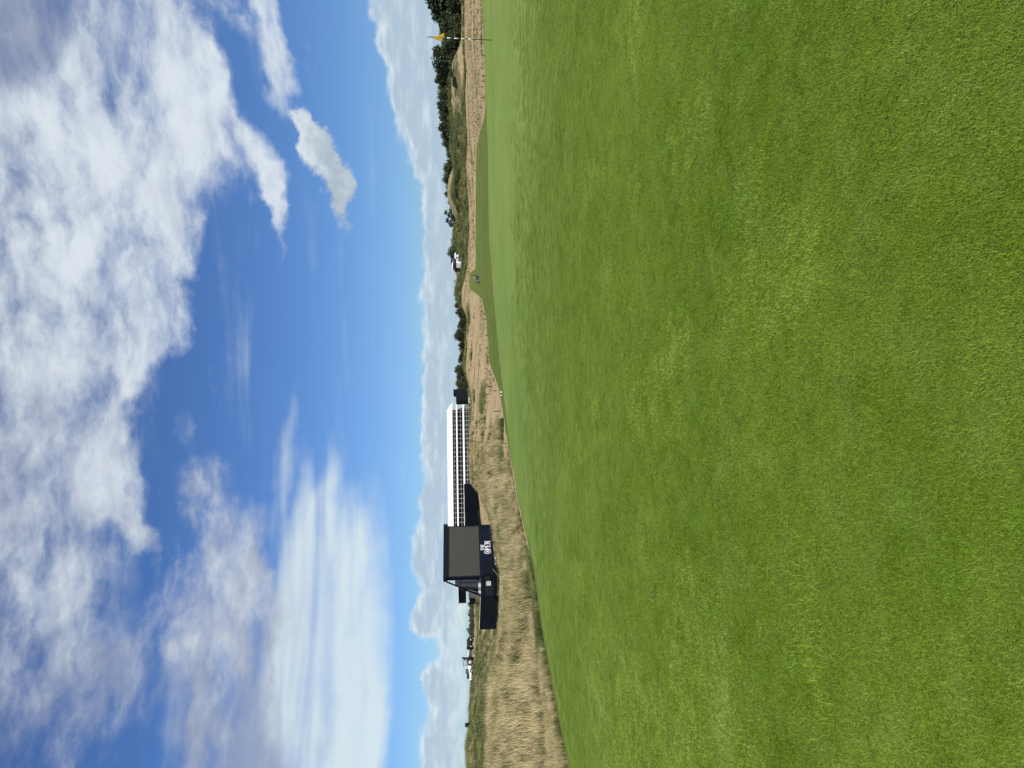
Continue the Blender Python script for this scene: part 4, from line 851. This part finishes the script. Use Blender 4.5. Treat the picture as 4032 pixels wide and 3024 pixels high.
mb = MB(); mb.box((tL * .72, .35, hT * .12), (tL * .25, .1, .22)); mb.box((tL * .90, .35, hT * .20), (tL * .1, .1, .3)); mb.build('white_item', M_WHITE, tw)
for k in range(3): MB().box((tL * (.55 + .15 * k), .46, hT * .93), (tL * .11, .06, hT * .1)).build('window', M_GLASS, tw)
# black hut on a cream panelled deck
U0 = pt(704, 1836, 116); U1 = pt(648, 1836, 118); ud, un, uL = frame_xy(U1, U0); ua = math.atan2(ud.y, ud.x); zbh = H(U1.x, U1.y)
ht = empty('black_hut', (U1.x, U1.y, zbh), ua); tag(ht, 'square black hut raised on a cream panelled base, left of the grey tower', 'hut')
zp = U1.z - zbh; hh = 28 / FPX * 117
MB().box((uL / 2 + .1, 1.5, zp + hh / 2), (uL, 3, hh)).build('hut_body', M_BLACK, ht); MB().box((uL / 2 + .1, 1.5, zp + hh + .03), (uL + .2, 3.2, .08)).build('roof', M_DARKM, ht)
for k in range(6): MB().box((-.5 + .42 * k + .21, 1.2, zp * (.5 - .02 * k) ), (.40, .06, zp * (1 - .04 * (5 - k)))).build('base_panel', M_CREAM, ht)
mb = MB(); mb.bar((-.9, .6, 0), (-.9, .6, zp * .6), .06); mb.bar((-1.0, 1.3, zp + hh * .4), (-.2, 1.3, zp + hh), .04); mb.box((-.65, 1.5, zp * .75), (.8, 1.6, .9)); mb.build('side_frame', M_DARKM, ht)
for k in range(5): MB().box((-1.3 - .25 * k, 1.2, zp * .62 - .3 * k), (.28, 1.0, .05)).build('step', M_DECK, ht)

# ------------------------------------------------------------------ vehicles
def wheel(parent, x, y, z, r, w=.25): # axle along y
    o = MB().tube([(x, y - w / 2, z), (x, y + w / 2, z)], r, 20).build('wheel', M_TYRE, parent, True); s_ = -1 if y < 0 else 1
    MB().tube([(x, y - w / 2 - .02, z), (x, y + w / 2 + .02, z)], r * .55, 16).build('rim', M_RIM, o, True); return o
def ground_at(u, D, rz, name, label, cat, group=None):
    g = on(u, D); o = empty(name, (g.x, g.y, g.z), rz); tag(o, label, cat, group); return o
# buggy behind the low wall
vb = ground_at(592, 118, .1, 'parked_buggy', 'dark buggy with a round wheel showing above the low black wall', 'buggy')
bz = pt(592, 1884, 118).z - vb.location.z; bz = max(0, bz)
MB().prism([(-1.1, .25), (1.1, .25), (1.2, .7), (.5, .85), (-.4, .8), (-1.2, .6)], -.6, .6).build('body', M_DARKM, vb)
MB().box((.1, 0, 1.75), (1.5, 1.2, .06)).build('canopy', M_BLACK, vb)
mb = MB(); [mb.bar((x, y, .8), (x * .8, y, 1.75), .04) for x in (-.6, .8) for y in (-.55, .55)]; mb.build('canopy_frame', M_DARKM, vb); MB().box((0, 0, 1.0), (.7, 1.1, .45)).build('seat', M_SEAT, vb)
for x in (-.75, .75):
    for y in (-.6, .6): wheel(vb, x, y, .3, .32, .2)
# dark truck and tractor group on the left skyline
GG = 'machines parked on the left skyline'
def zlift(o, v, u, D): o.location.z = pt(u, v, D).z
Dv = 175
tk = ground_at(487, Dv, .5, 'dark_van', 'dark van seen end on at the right of the machines on the left skyline', 'van', GG); zlift(tk, 1867, 487, Dv)
MB().prism([(-1.0, .35), (1.0, .35), (1.05, 1.1), (.85, 1.75), (-.85, 1.75), (-1.05, 1.1)], -1.6, 1.6).build('body', M_BLACK, tk, bevel=.04)
MB().box((0, -1.62, 1.35), (1.5, .04, .5)).build('windscreen', M_GLASS, tk)
for x in (-.75, .75): MB().box((x, -1.63, .8), (.26, .05, .16)).build('headlight', M_WHITE, tk)
MB().box((0, 0, 1.82), (1.5, 2.4, .06)).build('roof_sheet', M_WHITE, tk)
for x in (-.85, .85):
    for y in (-1.1, 1.1): MB().tube([(x - .1, y, .33), (x + .1, y, .33)], .33, 14).build('wheel', M_TYRE, tk)
tr_ = ground_at(412, Dv, 0, 'tractor', 'white and dark tractor with one big rear wheel and roof frame on the left skyline', 'tractor', GG); zlift(tr_, 1865, 412, Dv)
wheel(tr_, 0.55, -.7, .78, .80, .4); wheel(tr_, 0.55, .7, .78, .80, .4); wheel(tr_, -1.5, -.6, .45, .46, .25); wheel(tr_, -1.5, .6, .45, .46, .25)
MB().prism([(-1.9, .6), (.3, .6), (.3, 1.35), (-.5, 1.35), (-1.8, 1.15)], -.38, .38).build('bonnet', M_WHITE, tr_, bevel=.05); MB().box((.45, 0, 1.1), (1.1, 1.0, .5)).build('mudguard', M_WHITE, tr_)
MB().box((.4, 0, 1.9), (1.1, 1.05, .8)).build('cab_glass', mat('pale_glass', (0.35, 0.42, 0.5), .15, .5), tr_); mb = MB(); [mb.bar((x, y, 1.3), (x, y, 2.45), .08) for x in (-.2, 1.0) for y in (-.52, .52)]; mb.build('cab_posts', M_BLACK, tr_); MB().box((.3, 0, 2.47), (1.9, 1.2, .08)).build('cab_roof', M_BLACK, tr_)
mb = MB(); mb.bar((-.1, .3, 1.2), (-.1, .3, 2.2), .07); mb.build('exhaust', M_BLACK, tr_); MB().bar((1.15, 0, .1), (1.35, 0, 2.75), .22, .3).build('rear_mast', M_BLACK, tr_)
ld = ground_at(445, Dv + 3, 0, 'loader', 'grey machine with a raised white bonnet between the tractor and the dark van', 'loader', GG); zlift(ld, 1866, 445, Dv + 3)
MB().prism([(-1.0, .4), (1.1, .4), (1.1, .9), (.3, 1.3), (-.9, 1.2)], -.5, .5).build('body', M_GREYP, ld); MB().box((.35, -.1, 1.35), (.9, .7, .35)).build('bonnet', M_WHITE, ld); MB().ball((-.9, -.3, 1.6), .3).build('driver_helmet', M_BLACK, ld)
for x in (-.7, .8): wheel(ld, x, -.5, .32, .34, .25)
cr_ = ground_at(372, Dv + 4, .1, 'white_trailer', 'low white flatbed with dark boxes left of the tractor', 'trailer', GG); zlift(cr_, 1862, 372, Dv + 4)
MB().box((0, 0, .6), (2.6, 1.5, .5)).build('bed', M_WHITE, cr_); MB().box((-.7, 0, 1.15), (.8, 1.0, .6)).build('dark_box', M_DARKM, cr_); MB().box((.5, 0, 1.3), (.9, 1.0, .9)).build('equipment', M_GREYP, cr_)
for x in (-.8, .8): wheel(cr_, x, -.75, .28, .3, .2)
# small dark sign box on the far left
sg = ground_at(170, 100, 0, 'display_board', 'small square dark board standing alone by the far left knoll', 'board'); w_, h_ = 15 / FPX * 100, 19 / FPX * 100; zb_ = pt(170, 1850, 100).z; sg.location.z = zb_
MB().box((0, 0, h_ / 2), (w_, .15, h_)).build('panel', M_NAVY, sg); MB().box((w_ * .1, -.09, h_ * .62), (w_ * .25, .02, h_ * .16)).build('pale_mark', M_GREYP, sg); mb = MB(); mb.bar((-w_ * .4, .05, -1.2), (-w_ * .4, .05, .1), .05); mb.bar((w_ * .4, .05, -1.2), (w_ * .4, .05, .1), .05); mb.build('leg', M_DARKM, sg)
lb = ground_at(196, 101, 0, 'dark_barrier', 'low dark barrier lying right of the small dark board', 'barrier'); lb.location.z = pt(196, 1852, 101).z
MB().box((0, 0, 0), (.95, .2, .12)).build('bar', M_BLACK, lb); MB().box((-.3, 0, -.3), (.08, .15, .6)).build('leg', M_BLACK, lb); MB().box((.3, 0, -.3), (.08, .15, .6)).build('leg', M_BLACK, lb)

# ------------------------------------------------------------------ white pavilion and slate-roofed house
V0 = pt(1914, 1825, 205); V1 = pt(2006, 1825, 200); vd, vn_, vL = frame_xy(V0, V1); va = math.atan2(vd.y, vd.x); zv = pt(1960, 1832, 202).z
pv = empty('white_pavilion', (V0.x, V0.y, zv), va); tag(pv, 'white pavilion with a swept white roof and dark window behind the dune', 'pavilion')
k_ = 202 / FPX; ztp = (1832 - 1795) * k_
x1 = lambda px: px * k_
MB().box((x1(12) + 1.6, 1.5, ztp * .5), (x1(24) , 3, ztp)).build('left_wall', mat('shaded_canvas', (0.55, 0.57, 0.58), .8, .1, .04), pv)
MB().box((x1(60), 1.2, x1(7)), (x1(54), 2.6, x1(14))).build('front_wall', M_WHITE, pv); MB().box((x1(78), 1.2, x1(24)), (x1(22), 2.6, x1(20))).build('right_wall', M_WHITE, pv)
wd = MB().box((x1(56), 1.0, x1(23)), (x1(22), 2.0, x1(18))).build('window', M_BROWN, pv); MB().box((x1(56), -.02, x1(23)), (.08, .06, x1(18))).build('mullion', M_DARKM, wd); MB().box((x1(40), 1.2, x1(24)), (x1(10), 2.6, x1(20))).build('pier', M_WHITE, pv)
mb = MB(); prof = [(-8, 36), (2, 38), (14, 42), (28, 48), (42, 53), (56, 54), (68, 51)]; low = [(-8, 34.5), (2, 35), (14, 35), (28, 35), (44, 36), (56, 43), (68, 49)]
mb.prism([(x1(a), x1(b)) for a, b in prof] + [(x1(a), x1(b)) for a, b in low[::-1]], -.6, 3.2); mb.build('roof', M_ROOF, pv)
mb = MB(); mb.prism([(x1(30), x1(35)), (x1(90), x1(35)), (x1(90), x1(41)), (x1(84), x1(46)), (x1(70), x1(48)), (x1(50), x1(37))], .1, 3.0); mb.build('gable', M_BROWN, pv); mb = MB(); mb.prism([(x1(22), x1(48)), (x1(40), x1(54.5)), (x1(36), x1(57)), (x1(20), x1(54))], 2.8, 4.2); mb.prism([(x1(50), x1(55)), (x1(72), x1(51)), (x1(70), x1(55)), (x1(56), x1(57))], 2.8, 4.2); mb.build('roof_edge', M_BLACK, pv)
an = ground_at(2018, 200, 0, 'small_white_tent', 'small white and dark stall beside the white pavilion', 'stall'); an.location.z = pt(2018, 1804, 200).z
MB().box((0, .5, .1), (1.3, 1.2, 1.0)).build('body', M_DARKM, an); MB().box((-.15, -.15, .2), (.7, .1, .5)).build('white_front', M_WHITE, an); MB().prism([(-.9, .6), (.9, .6), (.5, 1.0), (-.5, 1.0)], -.2, 1.3).build('canopy', M_WHITE, an); MB().box((.4, -.16, -.25), (.3, .08, .3)).build('crate', M_CREAM, an)
hs = ground_at(2075, 330, 0, 'slate_roofed_house', 'blue-grey hipped house roof just above the dune right of the pavilion', 'house'); hs.location.z = pt(2075, 1812, 330).z
q = 330 / FPX; mb = MB(); w2 = 20 * q; e_z = 22 * q; r_z = 38 * q
MB().box((0, 0, 11 * q), (2 * w2 - .3, 5.6, 22 * q)).build('wall', M_CREAM, hs)
mb.add([(-w2, -3, e_z), (w2, -3, e_z), (w2, 3, e_z), (-w2, 3, e_z), (-w2 * .45, 0, r_z), (w2 * .3, 0, r_z)], [(0, 1, 5, 4), (1, 2, 5), (2, 3, 4, 5), (3, 0, 4), (0, 3, 2, 1)]); rf = mb.build('roof', M_SLATE, hs)
MB().box((-w2 * .3, 0, r_z + .25), (.7, .6, 1.0)).build('chimney', M_CREAM, rf); mb = MB(); mb.bar((-w2 * .45, 0, r_z + .05), (w2 * .3, 0, r_z + .05), .15); mb.build('ridge', M_RIM, rf)
for x in (-1.2, 1.0): MB().box((x, -2.83, 14 * q), (.7, .06, .8)).build('window', M_GLASS, hs)

# ------------------------------------------------------------------ mower with its driver
mp = hit(1928, 1886, 60); mw = empty('ride_on_mower', (mp.x, mp.y, mp.z), 0.0); tag(mw, 'dark green ride-on mower with roll bar out on the far fairway', 'mower')
ms = mp.y / FPX * 34 / 2.5     # fits the 34 px seen in the photograph
mw.scale = (ms, ms, ms)
MB().prism([(-1.1, .35), (.9, .35), (1.15, .55), (1.1, .8), (.4, .9), (-.5, .75), (-1.1, .7)], -.5, .5).build('body', M_GREENP, mw, bevel=.03); MB().box((.75, 0, .75), (.75, .9, .35)).build('hood', M_GREENP, mw)
for x in (-.85, .7):
    for y in (-.6, .6): wheel(mw, x, y, .3, .31, .3)
mb = MB(); [mb.tube([(-1.3, y, .18), (-1.05, y, .18)], .12, 10) for y in (-.6, 0, .6)]; mb.build('cutting_reel', M_DARKM, mw); mb = MB(); mb.bar((-1.2, -.8, .25), (-1.2, .8, .25), .08); mb.build('reel_bar', M_BLACK, mw)
mb = MB(); [mb.tube([(.85, y, .85), (.9, y, 2.2)], .035, 6) for y in (-.45, .45)]; mb.tube([(.9, -.45, 2.2), (.9, .45, 2.2)], .035, 6); mb.build('roll_bar', M_DARKM, mw); MB().box((.2, 0, .95), (.5, .55, .1)).build('seat', M_BLACK, mw); MB().tube([(-.35, 0, .8), (-.25, 0, 1.15)], .03, 6).build('steering_column', M_BLACK, mw)
# driver: one skinned body, seated facing left
def person_body(name, verts, edges, radii, matl, parent):
    me = bpy.data.meshes.new(name); me.from_pydata(verts, edges, []); o = link_mesh(name, me, matl, parent)
    sk_ = o.modifiers.new('skin', 'SKIN'); me.skin_vertices[0].data[0].use_root = True
    for i, r_ in enumerate(radii): me.skin_vertices[0].data[i].radius = (r_, r_)
    sb = o.modifiers.new('sub', 'SUBSURF'); sb.levels = 1; sb.render_levels = 1; return o
pr = empty('person', (mp.x + .15 * ms, mp.y, mp.z + 1.0 * ms)); pr.scale = (ms,) * 3; tag(pr, 'person in a pale blue top seated driving the mower', 'person')
V = [(0, 0, .1), (0, 0, .32), (-.04, 0, .52), (-.05, 0, .62), (-.07, 0, .76), (-.02, -.2, .5), (-.18, -.24, .3), (-.42, -.14, .32), (-.02, .2, .5), (-.18, .24, .3), (-.42, .14, .32), (-.05, -.11, .08), (-.45, -.14, .12), (-.52, -.14, -.3), (-.64, -.14, -.32), (-.05, .11, .08), (-.45, .14, .12), (-.52, .14, -.3), (-.64, .14, -.32)]
E = [(0, 1), (1, 2), (2, 3), (3, 4), (2, 5), (5, 6), (6, 7), (2, 8), (8, 9), (9, 10), (0, 11), (11, 12), (12, 13), (13, 14), (0, 15), (15, 16), (16, 17), (17, 18)]
RR = [.15, .15, .14, .055, .10, .06, .05, .04, .06, .05, .04, .09, .075, .055, .045, .09, .075, .055, .045]
bd = person_body('body', V, E, RR, M_BLUE, pr)
MB().ball((-.07, 0, .78), .105, 12, 8, (1.05, .9, 1.15)).build('head', M_SKIN, pr, True); MB().ball((-.05, 0, .84), .112, 12, 6, (1.1, .95, .75)).build('cap', M_DARKM, pr, True)

# ------------------------------------------------------------------ flagstick
fp = hit(2866, 1933, 10); fs = empty('flagstick', fp, 0); tag(fs, 'golf flagstick with limp yellow flag standing in its hole on the green', 'flagstick')
fh = 250 * fp.y / FPX
tilt = Matrix.Rotation(R(2.2), 4, 'Y'); fs.rotation_euler = (0, R(2.2), 0)
mb = MB(); mb.tube([(0, 0, -.12), (0, 0, fh)], .0135, 10); mb.build('pole', M_POLEB, fs, True)
for k, (a, b) in enumerate([(.285, .335), (.37, .425), (.50, .555), (.625, .68)]):   # fractions of height, white bands
    pass
for a, b in ((1735, 1750), (1761, 1777), (1789, 1806), (1817, 1832), (1844, 1859)):
    z0_ = (1933 - b) * fp.y / FPX; z1_ = (1933 - a) * fp.y / FPX; mb = MB(); mb.tube([(0, 0, z0_), (0, 0, z1_)], .0165, 10); mb.build('white_band', M_POLEW, fs, True)
mb = MB(); mb.tube([(0, 0, fh - .14), (0, 0, fh + .01)], [.016, .010], 10); mb.build('ferrule', M_DARKM, fs, True)
# limp flag cloth: folds gathered round the pole, widening downward
V, F = [], []; nz, na = 26, 40
for j in range(nz + 1):
    q = j / nz; z = fh - .12 - q * .44; wdt = .012 + .066 * q ** 1.1
    for i in range(na):
        a = 2 * math.pi * i / na; fold = 1 + .50 * math.sin(2 * a + 1.2 + q) * q + .38 * math.sin(5 * a - 3 * q) * q; rr_ = wdt * fold * (1 if q < .93 else 1 - (q - .93) * 3 * (0.5 + .5 * math.sin(2 * a)))
        V.append((rr_ * math.cos(a) * 1.15 + .012 * math.sin(9 * q), rr_ * math.sin(a) * .55, z - .05 * q * math.cos(a + .6) * q + .012 * math.sin(5 * a)))
for j in range(nz):
    for i in range(na): F.append((j * na + i, j * na + (i + 1) % na, (j + 1) * na + (i + 1) % na, (j + 1) * na + i))
fm = MB(); fm.add(V, F); fm.build('flag', M_YEL, fs, True)
hole = MB().tube([(0, 0, -.02), (0, 0, .004)], .054, 20); ho = hole.build('golf_hole', M_CUP); ho.location = fp; tag(ho, 'dark round hole at the foot of the flagstick', 'hole')

# ------------------------------------------------------------------ golf balls lying past the green
for u, v, r_, lab in ((1480, 1977, .038, 'larger white golf ball on the grass bank past the green'), (1467, 1977, .030, 'smaller white golf ball, left of the larger one past the green')):
    p = hit(u, v, 24); sq = p.y / 30; b = MB().ball((0, 0, 0), r_ * sq, 16, 10).build('golf_ball', M_WHITE, None, True); b.location = p + Vector((0, 0, r_ * sq * .95)); tag(b, lab, 'golf ball', 'golf balls past the green')

# ------------------------------------------------------------------ stakes
ST = [(2804, 1911, 12, 'dark stake nearest the flagstick, at the far edge of the green'), (2724, 1911, 15, 'tallest dark stake left of the flagstick, second of its row'), (2704, 1910, 14, 'dark stake third in the row left of the flagstick'), (2682, 1904, 10, 'dark stake fourth in the row left of the flagstick'), (2639, 1901, 8, 'short dark stake fifth in the row left of the flagstick'), (2600, 1899, 13, 'leaning dark stake sixth in the row left of the flagstick'),
      (2554, 1889, 10, 'dark stake at the start of the green strip, right of a pair'), (2543, 1880, 7, 'small dark stake higher up the bank of the green strip'), (2534, 1886, 7, 'small dark stake left in the cluster on the green strip'),
      (2382, 1868, 6, 'tiny stake right of two on the tan path under the middle dune'), (2353, 1871, 6, 'tiny stake left of two on the tan path under the middle dune'),
      (1798, 1900, 8, 'small stake furthest right on the tan bank left of the mower'), (1788, 1911, 11, 'dark stake at the foot of the tan bank, left of the mower'), (1780, 1897, 7, 'small stake higher on the tan bank left of the mower'), (1767, 1914, 10, 'dark stake fourth from the mower on the tan bank'), (1733, 1918, 6, 'short stake in the gap of the stake row on the tan bank'), (1705, 1923, 13, 'dark stake in the middle of the tan bank row'), (1654, 1922, 13, 'dark stake right of a wide gap in the tan bank row'), (1617, 1925, 11, 'thin dark stake in front of the dark middle trees'), (1599, 1928, 11, 'dark stake left of the thin one on the tan bank'), (1563, 1932, 14, 'straight dark stake on the tan bank below the blocky tree'), (1502, 1938, 17, 'dark stake on the tan bank below the black stair tower'), (1485, 1955, 13, 'dark stake just above the two white golf balls'), (1406, 1970, 26, 'tallest leaning stake, below the right end of the grandstand')]
smesh = {}
for u, v, px, lab in ST:
    p = hit(u, v, 27); h = px * p.y / FPX; o = MB().tube([(0, 0, -.1), (0, 0, h * .5), (0, 0, h)], [.017 * p.y / 26, .016 * p.y / 26, .015 * p.y / 26], 7).build('stake', M_WOOD); o.location = p; o.rotation_euler = (random.uniform(-.06, .06), random.uniform(-.04, .09) if u != 1406 else -.09, 0); tag(o, lab, 'stake', 'dark stakes in the rough')

# one long pale stem arching up in front of the screen
b0 = hit(738, 1990, 15); t0_ = pt(784, 1940, b0.y - .1); sv = [Vector(b0), b0.lerp(t0_, .5) + Vector((-.05, 0, .10)), b0.lerp(t0_, .85) + Vector((-.01, 0, .05)), t0_]
ms_ = MB(); ms_.tube([p - b0 for p in sv], [.012, .012, .010, .014], 6); st_ = ms_.build('grass_stem', mat('pale_stem', (0.6, 0.56, 0.42), .8, .1)); st_.location = b0; tag(st_, 'single long pale grass stem arching up in front of the big screen', 'grass stem')

# bald tan dune top showing behind the middle dunes
g0 = on(2262, 202); top = pt(2262, 1761, 202); mb = MB(); nu, nr = 40, 12; V = [(0, 0, top.z - g0.z)]; F = []
for j in range(1, nr + 1):
    q = j / nr
    for i in range(nu):
        a = 2 * math.pi * i / nu; r_ = q * 8.5 * (1 + .2 * math.sin(3 * a + 1)); zz_ = (top.z - g0.z) * (0.5 + 0.5 * math.cos(math.pi * min(1, q * .95))) - .5 * q + .3 * math.sin(5 * a + q * 6) * q + .25 * math.sin(2 * a + 1) * math.sin(3 * q)
        V.append((r_ * math.cos(a) * 1.3, r_ * math.sin(a), zz_))
for i in range(nu): F.append((0, 1 + i, 1 + (i + 1) % nu))
for j in range(nr - 1):
    for i in range(nu): F.append((1 + j * nu + i, 1 + (j + 1) * nu + i, 1 + (j + 1) * nu + (i + 1) % nu, 1 + j * nu + (i + 1) % nu))
mb.add(V, F); o = mb.build('far_dune', mat('dune_straw', (0.20, 0.175, 0.095), .95, .05, .45, .8), None, True); o.location = g0; tag(o, kind='structure')
